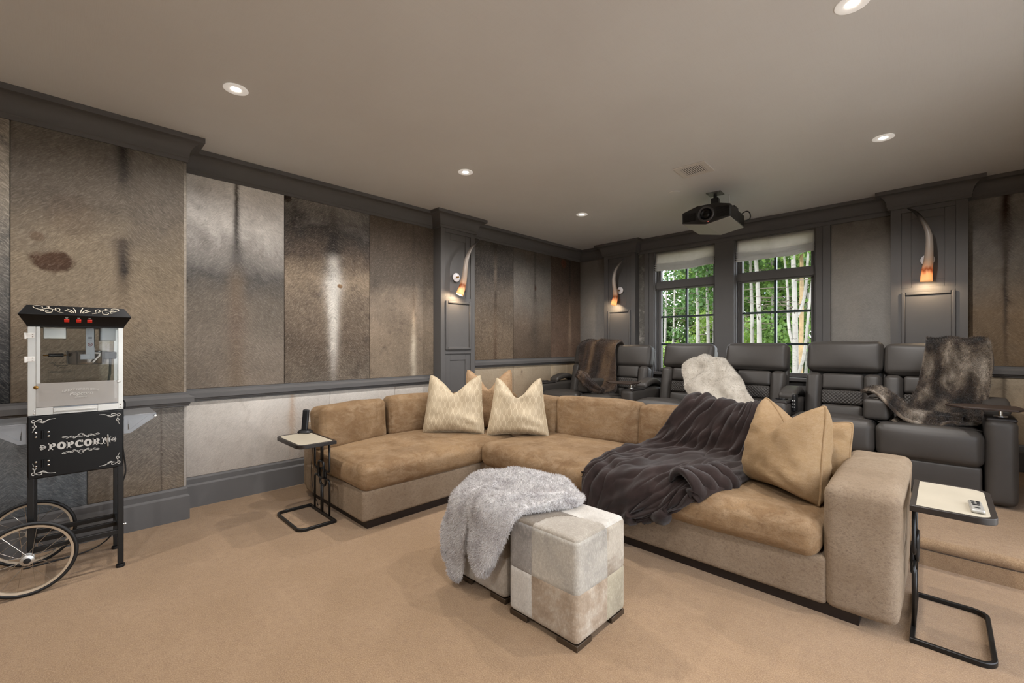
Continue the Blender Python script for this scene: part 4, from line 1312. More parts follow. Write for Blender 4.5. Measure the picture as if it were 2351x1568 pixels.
# its bunched-up end lying on the armrest
def bunch(a, b):
    pts = [(-3.42, 4.78, .885), (-3.36, 4.70, .915), (-3.26, 4.62, .90), (-3.16, 4.58, .83), (-3.07, 4.60, .76), (-3.00, 4.66, .72)]
    c = spline(pts, b); r = .062 * (1 - .35 * abs(2 * b - 1) ** 2) * (1 - .9 * max(0, abs(2 * b - 1) - .93) / .07)
    ang = a * 2 * PI
    return Vector((c[0] + r * .55 * math.cos(ang), c[1] + r * math.cos(ang) * .8, c[2] + r * math.sin(ang) * .85))
b2 = sheet('bunched_end', bunch, 28, 40, MAT['brown_fur'], TH1, lambda s, t, p: .010 * math.sin(s * 25) + .010 * n3(p, 14, 2), 0, tuple(TH1.location))
fur('pile', b2, 9000, .018, .003, MAT['brown_fur'], seed=8)
# cream-white plush throw across the middle armrest
MAT['white_plush'] = fur_mat('white_plush', [(.25, 'a39a8c'), (.5, 'b8b0a3'), (.8, 'cac3b7')], scale=9, fine=140, bump=.4, sheen=.3)
rows = [(5.22, .96, -1.98, -1.76), (5.22, 1.06, -2.04, -1.72), (5.12, 1.12, -2.07, -1.69), (4.98, 1.09, -2.10, -1.58), (4.87, 1.00, -2.09, -1.50), (4.79, .93, -2.04, -1.43), (4.71, .88, -1.98, -1.36), (4.64, .82, -1.92, -1.30), (4.59, .74, -1.88, -1.25), (4.54, .66, -1.86, -1.21), (4.49, .56, -1.85, -1.20)]
throw('cream-white plush throw heaped over the armrest between two recliners', rows, MAT['white_plush'],
      lambda s, t, p: .04 * (1 - (2 * s - 1) ** 2) + (.030 * max(-.4, n3(p, 6, 12)) + .020 * math.sin(s * 13 + t * 6 + 3 * n3(p, 4, 2))) * math.sin(PI * min(.98, max(.02, s))) ** .5 + .012, 13, pile=16000, plen=.012,
      extra=lambda s, t: (.02 * math.sin(t * 17), 0, -.03 * max(0, abs(2 * s - 1) - .8) / .2))
# grey-brown fur over the last recliner
MAT['grey_fur'] = striped('grey_brown_fur', [(.34, '1a130e'), (.46, '43362b'), (.56, '776a5b'), (.68, 'a89c8d')], (2.6, 1.0, 1.3), 2.6)
rows = [(5.50, .98, .02, .30), (5.48, 1.22, -.06, .30), (5.42, 1.335, -.085, .285), (5.30, 1.345, -.09, .28), (5.20, 1.30, -.09, .29), (5.155, 1.16, -.105, .29), (5.12, 1.02, -.13, .285), (5.07, .90, -.16, .27), (5.00, .79, -.20, .25), (4.90, .715, -.23, .225), (4.78, .69, -.26, .20), (4.64, .69, -.27, .10)]
TH2, _ = throw('grey-brown fur throw covering the recliner back beside the tray', rows, MAT['grey_fur'], lambda s, t, p: .014 + .022 * n3(p, 6, 2) + .018 * math.sin(s * 14 + t * 9 + 3 * n3(p, 3, 6)) * (.3 + t), 21, ns=80, nt=110, pile=36000, plen=.020)
# its tail crossing the armrest
def tail(a, b):
    P0 = [(-.47, 4.80, .885), (-.42, 4.72, .895), (-.35, 4.66, .86), (-.28, 4.62, .785), (-.18, 4.60, .715), (-.05, 4.62, .70), (.10, 4.68, .70)]
    P1 = [(-.46, 4.86, .88), (-.38, 4.86, .90), (-.29, 4.84, .87), (-.22, 4.80, .80), (-.12, 4.78, .745), (.02, 4.80, .735), (.14, 4.82, .73)]
    p = spline(P0, b); q = spline(P1, b)
    k = a
    return Vector([p[i] * (1 - k) + q[i] * k for i in range(3)]) + Vector((0, 0, .03 * math.sin(k * PI)))
b3 = sheet('tail', tail, 24, 60, MAT['grey_fur'], TH2, lambda s, t, p: (.012 + .016 * math.sin(s * 12 + t * 5) + .012 * n3(p, 9, 3)), .025, tuple(TH2.location), flip=True)
fur('pile', b3, 12000, .018, .003, MAT['grey_fur'], seed=9)
# ---------------------------------------------------------------- popcorn cart (front faces local -y)
CART = thing('popcorn_cart', 'black two-wheeled popcorn cart lettered POPCORN, against the hide wall', 'cart', (-3.42, .05, 0), PI / 2)
def polyline(pts, n=6):
    """smooth a list of 2d points"""
    m = (len(pts) - 1) * n
    return [tuple(spline(pts, i / m)) for i in range(m + 1)]
def ornament(name, parent, curves, mat, r, M):
    mb = MB()
    for c in curves:
        q = polyline(c, 5)
        k = len(q)
        rad = [r * (.55 + .6 * math.sin(PI * min(1, max(0, i / (k - 1))))) for i in range(k)]
        mb.tube([(x, 0, z) for x, z in q], r, 5, M=M, radii=rad)
    return mb.build(name, mat, parent, angle=180)
def letter(ch, mb, ox, oz, h, y0, y1):
    """slab-serif capitals, unit height"""
    def box(a, b, c, d): mb.box(ox + a * h, ox + b * h, y0, y1, oz + c * h, oz + d * h)
    def arc(cx, cz, rx, rz, ix, iz, a0, a1, n=14):
        for i in range(n):
            t0 = a0 + (a1 - a0) * i / n; t1 = a0 + (a1 - a0) * (i + 1) / n
            P = [(cx + rx * math.cos(t0), cz + rz * math.sin(t0)), (cx + rx * math.cos(t1), cz + rz * math.sin(t1)), (cx + ix * math.cos(t1), cz + iz * math.sin(t1)), (cx + ix * math.cos(t0), cz + iz * math.sin(t0))]
            v = [(ox + p[0] * h, y, oz + p[1] * h) for y in (y0, y1) for p in P]
            mb.add(v, [(0, 1, 2, 3), (7, 6, 5, 4), (0, 4, 5, 1), (2, 6, 7, 3)])
    if ch in 'PR':
        box(.10, .36, 0, 1); box(-.02, .48, 0, .13); box(-.02, .40, .87, 1)
        arc(.38, .70, .38, .30, .12, .13, -PI / 2, PI / 2)
        box(.34, .40, .87, 1); box(.34, .40, .40, .56)
        if ch == 'R':
            v = [(ox + a * h, y, oz + b * h) for y in (y0, y1) for a, b in ((.38, .44), (.60, .44), (.86, 0), (.58, 0))]
            mb.add(v, [(0, 1, 2, 3), (7, 6, 5, 4), (0, 4, 5, 1), (1, 5, 6, 2), (2, 6, 7, 3), (3, 7, 4, 0)])
            box(.56, .96, 0, .12)
        return .86 if ch == 'P' else 1.02
    if ch == 'O':
        arc(.45, .5, .46, .54, .14, .30, 0, 2 * PI, 26); box(-.04, .06, .44, .56); box(.84, .94, .44, .56)
        return .96
    if ch == 'C':
        arc(.45, .5, .46, .54, .16, .32, .70, 2 * PI - .70, 22); box(.66, .84, .66, 1.0); box(.70, .84, .06, .26)
        return .90
    if ch == 'N':
        box(.08, .26, 0, 1); box(.72, .92, 0, 1); box(-.04, .38, 0, .12); box(-.04, .30, .88, 1); box(.60, 1.02, .88, 1)
        v = [(ox + a * h, y, oz + b * h) for y in (y0, y1) for a, b in ((.08, 1), (.40, 1), (.92, 0), (.62, 0))]
        mb.add(v, [(0, 1, 2, 3), (7, 6, 5, 4), (0, 4, 5, 1), (1, 5, 6, 2), (2, 6, 7, 3), (3, 7, 4, 0)])
        return 1.06
def words(text, size, mat, parent, M, name='lettering', shear=0.0, arch=0.0, align='CENTER'):
    cu = bpy.data.curves.new(name, 'FONT')
    cu.body = text; cu.size = size; cu.align_x = align; cu.extrude = .0003; cu.shear = shear
    cu.offset = size * .012
    tmp = bpy.data.objects.new('tmp', cu); COL.objects.link(tmp)
    me = bpy.data.meshes.new_from_object(tmp)
    bpy.data.objects.remove(tmp); bpy.data.curves.remove(cu)
    if arch:
        for v in me.vertices: v.co.y -= arch * v.co.x ** 2
    me.transform(M)
    me.materials.clear(); me.materials.append(mat)
    return put(name, me, parent)
def cart():
    K, G = MAT['black_metal'], MAT['black_gloss']
    # cabinet box, door and legs
    MB().box(-.19, .19, .004, .36, .587, .923).build('box', G, CART, bevel=.003)
    door = MB().box(-.186, .186, -.006, .004, .592, .918).build('door', G, CART, bevel=.002)
    t = .026
    for sx, zb in ((1, .02), (-1, .175)):
        for y in (.002, .332):
            x = sx * (.19 - t) if sx > 0 else -.19
            bx('leg', K, CART, x, x + t, y, y + t, zb, .60, .002)
            if sx > 0:
                MB().lathe([(.003, .02), (.020, .016), (.022, .004), (.020, 0)], 14, Matrix.Translation((x + t / 2, y + t / 2, 0))).build('foot', MAT['rubber'], CART)
                MB().lathe([(.005, .0), (.005, .012)], 10, Matrix.Translation((x + t, y + t / 2, .245)) @ Matrix.Rotation(PI / 2, 4, 'Y')).build('bolt', MAT['steel'], CART)
    for y in (.006, .338):
        bx('crossbar', K, CART, -.17, .17, y, y + .018, .195, .222, .002)
    bx('crossbar', K, CART, -.17, .17, .175, .193, .195, .222, .002)
    for x in (-.184, .168):
        bx('side_bar', K, CART, x, x + .018, .02, .34, .20, .225, .002)
    MB().tube([(-.187, -.07, .19), (-.187, .43, .19)], .008, 10).build('axle', MAT['steel'], CART)
    # wheels
    for y in (-.048, .408):
        wh = bpy.data.objects.new('wheel', None); COL.objects.link(wh); wh.parent = CART; wh.location = (-.187, y, .19)
        wh.rotation_euler = (0, .21, 0)
        def circ(R, n=48): return [(R * math.cos(2 * PI * i / n), 0, R * math.sin(2 * PI * i / n)) for i in range(n)]
        MB().tube(circ(.1805), .0095, 10, closed=True).build('tyre', MAT['rubber'], wh, angle=180)
        rm = MB()
        n = 48
        rings = []
        for (R, yy) in ((.172, -.008), (.172, .008), (.161, .006), (.161, -.006)):
            rings.append([(R * math.cos(2 * PI * i / n), yy, R * math.sin(2 * PI * i / n)) for i in range(n)])
        rm.loft(rings + [rings[0]], cap=False).build('rim', MAT['cream_rim'], wh, angle=30)
        RX = Matrix.Rotation(PI / 2, 4, 'X')
        MB().lathe([(.004, -.028), (.012, -.026), (.026, -.020), (.027, -.014), (.014, -.012), (.014, .012), (.027, .014), (.026, .020), (.012, .026), (.004, .028)], 20, RX).build('hub', MAT['alu'], wh)
        MB().lathe([(.001, -.031), (.013, -.030), (.014, -.026)], 16, RX @ Matrix.Rotation(PI, 4, 'X') if False else RX @ Matrix.Scale(-1, 4, (0, 0, 1))).build('hub_cap', MAT['black_plastic'], wh)
        sp = None
        for i in range(16):
            a = 2 * PI * i / 16
            off = (1 if i % 2 else -1)
            a2 = a + off * .55
            if sp is None:
                L = .150
                sp = MB().tube([(0, 0, .0), (0, 0, 1.0)], .0013, 5).mesh('spoke', MAT['steel'])
            p0 = Vector((.024 * math.cos(a2), .017 * off, .024 * math.sin(a2))); p1 = Vector((.164 * math.cos(a), 0, .164 * math.sin(a)))
            o = put('spoke', sp, wh, p0)
            d = p1 - p0
            o.rotation_euler = d.to_track_quat('Z', 'Y').to_euler(); o.scale = (1, 1, d.length)
    # fold-out shelves
    for s in (-1, 1):
        x0, x1 = s * .192, s * .342
        sh = bx('shelf', MAT['galv'], CART, min(x0, x1), max(x0, x1), .02, .35, .878, .882, .001)
        for y in (.022, .346):
            m = MB().ring_prism([(x0, .878), (x1, .878), (x1, .862), (x0 + s * .03, .775), (x0, .775)], [(x0 + s * .018, .866), (x1 - s * .045, .866), (x1 - s * .05, .860), (x0 + s * .028, .796), (x0 + s * .018, .796)], y, y + .002, Matrix(((1, 0, 0, 0), (0, 0, 1, 0), (0, 1, 0, 0), (0, 0, 0, 1))))
            m.prism([(x0 + s * .016, .868), (x1 - s * .04, .868), (x0 + s * .026, .794)], y + .003, y + .004, Matrix(((1, 0, 0, 0), (0, 0, 1, 0), (0, 1, 0, 0), (0, 0, 0, 1))))
            m.build('shelf_bracket', MAT['galv'], CART, angle=30)
        MB().lathe([(.006, 0), (.006, .012)], 10, Matrix.Translation((x1 - s * .006, .016, .868)) @ Matrix.Rotation(PI / 2, 4, 'X')).build('bolt', MAT['steel'], CART)
    # hinges and latch of the door
    for z in (.822, .668):
        hg = MB().box(-.165, -.105, -.010, -.006, z - .020, z + .020).tube([(-.135, -.011, z - .021), (-.135, -.011, z + .021)], .005, 8).build('hinge', G, door)
        for x in (-.158, -.112):
            for dz in (-.011, .011):
                MB().lathe([(.001, .0035), (.0045, .002), (.005, 0)], 10, Matrix.Translation((x, -.010, z + dz)) @ Matrix.Rotation(PI / 2, 4, 'X')).build('rivet', MAT['steel'], door)
    MB().tube([(.121, -.008, .782), (.121, -.018, .778), (.121, -.018, .722), (.121, -.008, .716)], .0038, 8).build('handle', MAT['alu'], door)
    # lettering and scrolls
    mb = MB(); x = -.113
    for ch in 'POPCORN':
        x += letter(ch, mb, x, .733, .037, -.0072, -.006) * .037 + .0008
    mb.build('lettering', MAT['white_print'], door, smooth=False)
    Mt = Matrix.Translation((0, -.0066, 0))
    def scroll(cx, cz, sx, sz):
        out = []
        for m in (-1, 1):
            P = lambda pts: [(cx + m * sx * a, cz + sz * b) for a, b in pts]
            out += [P([(0, 1.05), (.12, .85), (.22, .35), (.38, .05), (.62, .10), (.85, .35), (1.0, .55), (1.12, .40), (1.05, .15), (.92, .20), (.95, .38)]),
                    P([(.0, -.1), (.10, .10), (.20, .25), (.26, .08), (.18, -.05)]), P([(.40, .08), (.50, .40), (.62, .50), (.66, .34), (.56, .26)]),
                    P([(.05, .35), (.11, .60), (.18, .45)]), P([(.25, .20), (.34, -.20), (.46, -.25), (.48, -.08)]), P([(.70, .20), (.78, -.05), (.90, -.05)])]
        return out
    ornament('scroll', door, scroll(.012, .789, .066, .018), MAT['white_print'], .0013, Mt)
    ornament('scroll', door, scroll(.012, .715, .066, -.018), MAT['white_print'], .0013, Mt)
    for sx, cx in ((-1, -.120), (1, .134)):
        P = lambda pts: [(cx + sx * a * .022, .752 + b * .016) for a, b in pts]
        ornament('flourish', door, [P([(0, 0), (.4, .5), (.9, .75), (.8, .3), (.1, 0)]), P([(0, 0), (.5, .15), (1.1, 0), (.5, -.15), (0, 0)]), P([(0, 0), (.4, -.5), (.9, -.75), (.8, -.3), (.1, 0)])], MAT['white_print'], .0014, Mt)
    for sx in (-1, 1):
        for sz in (-1, 1):
            P = lambda pts: [(sx * (.170 - a * .1), .755 + sz * (.148 - b * .1)) for a, b in pts]
            ornament('corner_bow', door, [P([(.10, .10), (.02, .02), (-.04, .10), (.02, .17), (.10, .10)]), P([(.10, .10), (.22, .02), (.33, .04), (.28, .14), (.12, .11)]), P([(.12, .11), (.3, .16), (.45, .12), (.62, .04), (.85, .02)]), P([(.25, .12), (.36, .20), (.5, .15)]), P([(.08, .12), (.06, .26), (.12, .38), (.05, .5), (-.01, .66)]), P([(.07, .3), (.0, .38), (.06, .42)])], MAT['white_print'], .0019, Mt)
cart()

PM = thing('popcorn_machine', 'glass-sided popcorn machine with black canopy standing on the cart', 'popcorn machine', (-3.42, .05, .923), PI / 2)
def machine():
    A, G = MAT['alu'], MAT['black_gloss']
    W, D = .188, .352
    bx('base', A, PM, -W, W, .006, D, .0, .012, .001)
    bx('floor_tray', MAT['galv'], PM, -W + .01, W - .01, .012, D - .006, .012, .040, .001)
    # corner posts
    for x0, x1 in ((-W, -W + .030), (W - .022, W)):
        for y0 in (.004, D - .016):
            bx('corner_post', A, PM, x0, x1, y0, y0 + .012, .006, .478, .001)
    for x in (-W, W - .002):
        for y0, y1 in ((.010, .030), (D - .03, D - .01)):
            bx('post_return', A, PM, x, x + .002, y0, y1, .006, .478, 0)
    # front sill with the crumb drawer
    fs = MB().box(-W + .028, -.095, .002, .010, .0, .040).box(.080, W - .020, .002, .010, .0, .036).box(-.095, .080, .004, .010, 0, .010).build('front_sill', A, PM, bevel=.001)
    MB().box(-.095, .080, -.002, .008, .012, .034).box(-.085, .072, -.006, -.002, .016, .022).build('crumb_drawer', A, PM, bevel=.001)
    for x in (-W + .022, W - .012):
        for z in (.012, .028):
            MB().lathe([(.001, .003), (.003, .002), (.0035, 0)], 8, Matrix.Translation((x, .004, z)) @ Matrix.Rotation(PI / 2, 4, 'X')).build('screw', MAT['steel'], PM)
    # plexi half door with etched name
    t = NT('frosted_plexi')
    t.base(lin('b4afa9')); t.set(Roughness=.22, Alpha=.50); t.b.inputs['Specular IOR Level'].default_value = .6
    px = bx('lower_panel', t.m, PM, -.158, .166, .000, .004, .042, .170, .001)
    Mf = lambda x, z: Matrix.Translation((x, -.0008, z)) @ Matrix.Rotation(PI / 2, 4, 'X')
    words('GREAT NORTHERN', .0165, MAT['white_print'], px, Mf(.010, .124), arch=1.6)
    words('Popcorn', .027, MAT['white_print'], px, Mf(.012, .098), shear=.25)
    words('COMPANY', .010, MAT['white_print'], px, Mf(.012, .082))
    # glass
    dr = bx('glass_door', MAT['case_glass'], PM, -.150, .166, .002, .005, .172, .476, 0)
    bx('door_edge', A, dr, -.158, -.142, .001, .007, .168, .476, .001)
    for z in (.425, .300):
        MB().box(-W - .010, -W + .026, -.003, .003, z - .013, z + .013).tube([(-W - .008, -.002, z - .018), (-W - .008, -.002, z + .014)], .005, 8).build('hinge', MAT['white_paint'], dr, bevel=.001)
        for q in (-.006, .006):
            MB().lathe([(.001, .002), (.0025, .001), (.003, 0)], 8, Matrix.Translation((-W + .018, -.003, z + q)) @ Matrix.Rotation(PI / 2, 4, 'X')).build('screw', MAT['steel'], dr)
    MB().lathe([(.001, .010), (.009, .008), (.010, .002), (.004, 0)], 12, Matrix.Translation((-.158, 0, .150)) @ Matrix.Rotation(PI / 2, 4, 'X')).build('knob', MAT['brass'], px)
    MB().box(.160, .178, -.008, 0, .158, .170).build('latch', A, px, bevel=.002)
    bk = bx('back_glass', MAT['case_glass'], PM, -W + .03, W - .02, D - .008, D - .005, .012, .476, 0)
    for x in (-W + .001, W - .003):
        bx('side_glass', MAT['case_glass'], PM, x, x + .002, .03, D - .03, .012, .476, 0)
    Pk = simple('black_print', '171615', .7)
    fr = MB()
    xa, xb, za, zb = -.120, -.010, .170, .225
    for a in ((xa, xb, zb - .001, zb), (xa, xb, za, za + .001), (xa, xa + .001, za, zb), (xb - .001, xb, za, zb)):
        fr.box(a[0], a[1], D - .0095, D - .0085, a[2], a[3])
    for k in range(3): fr.box(xa + .005, xb - .008 * (k + 1), D - .0095, D - .0085, zb - .008 - k * .004, zb - .0065 - k * .004)
    fr.build('printed_notice', Pk, bk, smooth=False)
    words('GREAT NORTHERN', .011, Pk, bk, Matrix.Translation((-.066, D - .0088, .264)) @ Matrix.Rotation(PI / 2, 4, 'X'), name='back_lettering')
    words('Popcorn', .017, Pk, bk, Matrix.Translation((-.070, D - .0088, .247)) @ Matrix.Rotation(PI / 2, 4, 'X'), name='back_lettering', shear=.3)
    words('COMPANY', .008, Pk, bk, Matrix.Translation((-.064, D - .0088, .237)) @ Matrix.Rotation(PI / 2, 4, 'X'), name='back_lettering')
    # canopy: three stacked rectangles, widest at the belt
    def rect(ex, z): return [(-W - ex, .0 - ex, z), (W + ex, .0 - ex, z), (W + ex, D + ex, z), (-W - ex, D + ex, z)]
    cn = MB().loft([rect(.004, .472), rect(.004, .480), rect(.034, .536), rect(.004, .586)]).build('canopy', G, PM, bevel=.002)
    # decoration on the upper slope of the front
    up = Vector((0, .030, .050)).normalized()
    Mo = Matrix.Translation((0, -.0335, .5375)) @ Matrix(((1, 0, 0, 0), (0, 0, up.y, 0), (0, 1, up.z, 0), (0, 0, 0, 1)))
    Mo = Matrix.Translation((0, -.0342, .5365)) @ Matrix.Rotation(-math.atan2(.030, .050), 4, 'X')
    for m in (-1, 1):
        P = lambda pts: [(m * a * .1, .03 + b * .03) for a, b in pts]
        ornament('scroll', cn, [P([(.55, -.55), (.75, -.35), (.95, .15), (1.15, .30), (1.35, .10), (1.5, .1), (1.68, .5), (1.62, .75), (1.40, .75), (1.34, .45), (1.46, .35)]), P([(.72, -.25), (.70, .25), (.82, .45), (.88, .2), (.80, .05)]), P([(.98, .1), (1.0, -.45), (1.18, -.55), (1.24, -.25), (1.12, -.15)]), P([(1.15, .3), (1.10, .65), (1.2, .6)]), P([(1.36, .1), (1.30, -.25), (1.42, -.2)])], MAT['cream_print'], .0016, Mo)
        ornament('feather', cn, [P([(.10, -.5), (.12, .1), (.20, .70)]), P([(.15, -.5), (.25, 0), (.42, .35)]), P([(.2, -.5), (.35, -.2), (.52, .05)])], MAT['cream_print'], .0020, Mo)
    for x in (-.044, .002, .046):
        lx = Matrix.Translation((x, -.0205, .508)) @ Matrix.Rotation(math.atan2(.030, .056), 4, 'X')
        sw = MB().box(-.010, .010, -.006, .002, -.0085, .0085, lx).build('switch', MAT['red'], cn, bevel=.0015)
        MB().box(-.004, .004, -.0015, .0, .0125, .0145, lx).box(-.0055, .0055, -.0015, .0, .0165, .018, lx).build('switch_mark', MAT['white_print'], cn)
    # kettle on its hanger
    kz = .262
    kx, ky = .040, .185
    Mk = Matrix.Translation((kx, ky, kz))
    ket = MB().lathe([(.078, 0), (.084, .004), (.086, .012), (.086, .070), (.089, .072), (.089, .076), (.084, .078), (.03, .084), (.001, .085)], 36, Mk).build('kettle', simple('kettle_steel', '8f8d8b', .2, metal=.9), PM, angle=35)
    MB().tube([(kx - .086, ky - .03, kz + .055), (kx - .175, ky - .06, kz + .055)], .004, 8).build('kettle_rod', MAT['brass'], ket)
    MB().tube([(kx - .098, ky - .034, kz + .055), (kx - .155, ky - .052, kz + .055)], .0095, 10).build('kettle_handle', MAT['black_plastic'], ket)
    MB().tube([(kx + .03, ky - .09, kz + .066), (kx + .052, ky - .092, kz + .064), (kx + .050, ky - .094, kz + .050), (kx + .022, ky - .092, kz + .012)], .0045, 6).build('dump_lever', MAT['white_paint'], ket)
    bx('junction_box', MAT['black_plastic'], ket, kx + .072, kx + .128, ky - .05, ky + .01, kz + .028, kz + .072, .006)
    MB().tube([(kx + .10, ky - .04, kz + .03), (kx + .098, ky - .04, kz - .06), (kx + .085, ky - .04, kz - .15), (kx + .06, ky - .03, kz - .21)], .006, 8).build('kettle_cord', MAT['black_plastic'], ket)
    hg = MB().box(kx - .008, kx + .030, ky - .100, ky - .096, kz + .030, .470).box(kx - .030, kx + .012, ky - .102, ky - .098, kz + .030, kz + .060).box(kx + .026, kx + .030, ky - .10, ky + .02, kz + .10, .470).build('hanger', MAT['galv'], PM, bevel=.001)
    n = 16
    MB().tube([(kx + .011 + .009 * math.cos(2 * PI * i / n), ky - .1012, kz + .115 + .009 * math.sin(2 * PI * i / n)) for i in range(n)], .0013, 5, closed=True).tube([(kx + .005, ky - .1012, kz + .121), (kx + .017, ky - .1012, kz + .109)], .0013, 5).build('warning_mark', simple('maroon_print', '6b2a26', .6), hg)
    for k in range(3):
        MB().box(kx + .003, kx + .019, ky - .1008, ky - .1, kz + .140 + k * .008, kz + .143 + k * .008).build('warning_line', simple('grey_print', '4a4e55', .6), hg)
    bx('heater_box', A, PM, -.135, -.045, .10, .24, .408, .474, .003)
    bx('chute', MAT['galv'], PM, .095, .165, .16, .30, .40, .474, .002)
    # mains lead
    pts = [(.19, .34, .02), (.215, .35, .015), (.222, .36, -.03), (.205, .37, -.20), (.225, .372, -.42), (.215, .372, -.50), (.185, .372, -.60), (.19, .372, -.75), (.15, .372, -.85), (.06, .372, -.905), (-.10, .37, -.917), (-.22, .36, -.917)]
    MB().tube([tuple(spline(pts, i / 60)) for i in range(61)], .0042, 7).build('mains_lead', MAT['black_plastic'], PM, angle=180)
machine()

# ---------------------------------------------------------------- side tables
def side_table(label, loc, rz, w, d, zt):
    """spine on local y=0, top and foot reach to local -y"""
    root = thing('side_table', label, 'side table', loc, rz, group='C-shaped side tables')
    B = MAT['black_metal']
    M0 = Matrix.Translation((0, -d / 2, 0))
    def rr(inset, r): return [(x, y) for x, y in round_rect(w - 2 * inset, d - 2 * inset, r, 7, (1, 1, 0, 0))]
    MB().ring_prism(rr(0, .06), rr(.020, .045), zt - .026, zt, M0).build('top_frame', simple('dark_bronze', '231d19', .4, var=.1), root, bevel=.002)
    MB().prism(rr(.0205, .045), zt - .012, zt - .001, M0).build('top_inlay', MAT['cream_top'], root)
    MB().ring_prism(rr(0, .06), rr(.017, .045), .0, .022, M0).build('foot_frame', B, root, bevel=.003)
    r = .0075
    yy = -.010
    def rod(pts): return MB().tube([(x, yy, z) for x, z in pts], r, 10)
    m = zt / 2
    def corner(x0, z0, x1, z1, sx, sz, rad=.025):
        # straight, rounded elbow, straight
        out = [(x0, z0), (x0, z1 - sz * rad)]
        for i in range(1, 6):
            a = i / 5 * PI / 2
            out.append((x0 + sx * rad * (1 - math.cos(a)), z1 - sz * rad * (1 - math.sin(a))))
        out.append((x1, z1))
        return out
    for s in (-1, 1):
        rod(corner(s * .135, .015, s * .045, m - .015, -s, 1)).build('rod', B, root, angle=180)
        rod(corner(s * .135, zt - .02, s * .045, m + .045, -s, -1)).build('rod', B, root, angle=180)
        rod([(s * .011, .015), (s * .011, m - .075)]).build('rod', B, root, angle=180)
        rod([(s * .011, zt - .02), (s * .011, m + .105)]).build('rod', B, root, angle=180)
    for k, (cz, hh, dy) in enumerate(((m + .045, .125, -.007), (m - .015, .125, .007))):
        pts = [(x, dy - .010, cz + z) for x, z in round_rect(.095, hh, .025, 5)]
        MB().tube(pts, .0085, 10, closed=True).build('link', B, root, angle=180)
    return root
side_table('small dark side table with a phone on it, beside the sofa end', (-3.39, 1.388, 0), 0, .48, .268, .60)
side_table('small dark side table with a remote on it, beside the sofa arm', (-.098, 2.835, 0), PI / 2, .51, .264, .60)

PH = thing('cordless_phone', 'black cordless phone standing in its cradle on the side table', 'phone', (-3.61, 1.335, .60), math.radians(38))
MB().loft([[(x * s, y * s * .85, z) for x, y in round_rect(.105, .085, .02, 4)] for s, z in ((.92, 0), (1.0, .006), (.9, .016), (.6, .026))]).build('cradle', MAT['black_plastic'], PH, angle=40)
hs = soft('handset', MAT['black_plastic'], PH, (0, .004, .100), (.050, .026, .165), .010, M=rotx(math.radians(-8)), n=6)
MB().box(-.019, .019, -.0095, -.007, .115, .160, rotx(math.radians(-8))).build('display', MAT['black_gloss'], hs)
for r_ in range(4):
    for c_ in range(3):
        MB().box(-.014 + c_ * .011, -.008 + c_ * .011, -.013, -.0105, .052 + r_ * .012, .056 + r_ * .012, rotx(math.radians(-8))).build('key', MAT['white_print'], hs)
pts = [(-.04, .02, .010), (-.06, .03, .012), (-.075, .02, .004), (-.07, -.06, .004)]
lead = [(-3.655, 1.32, .61), (-3.68, 1.345, .612), (-3.665, 1.40, .606), (-3.66, 1.415, .57), (-3.69, 1.42, .40), (-3.71, 1.42, .25), (-3.66, 1.42, .10), (-3.60, 1.43, .012), (-3.62, 1.43, .008)]
inv = (Matrix.Translation(PH.location) @ rotz(math.radians(38))).inverted()
MB().tube([tuple(inv @ Vector(spline(lead, i / 40))) for i in range(41)], .0022, 6).build('phone_cord', MAT['black_plastic'], PH, angle=180)

RM = thing('remote_control', 'small silver remote with dark buttons on the cream table top', 'remote', (.108, 2.72, .60), math.radians(2))
soft('shell', simple('silver_plastic', 'a8a59d', .35, metal=.4), RM, (0, 0, .008), (.042, .155, .015), .007, n=4)
for (x, y, a, b) in ((-.008, .052, .012, .016), (.008, .052, .012, .016), (-.008, .026, .011, .012), (.008, .026, .011, .012), (0, .002, .024, .014), (0, -.045, .018, .006)):
    MB().prism([(x + p, y + q) for p, q in round_rect(a, b, .004, 3)], .0155, .0175).build('button', MAT['black_plastic'], RM)
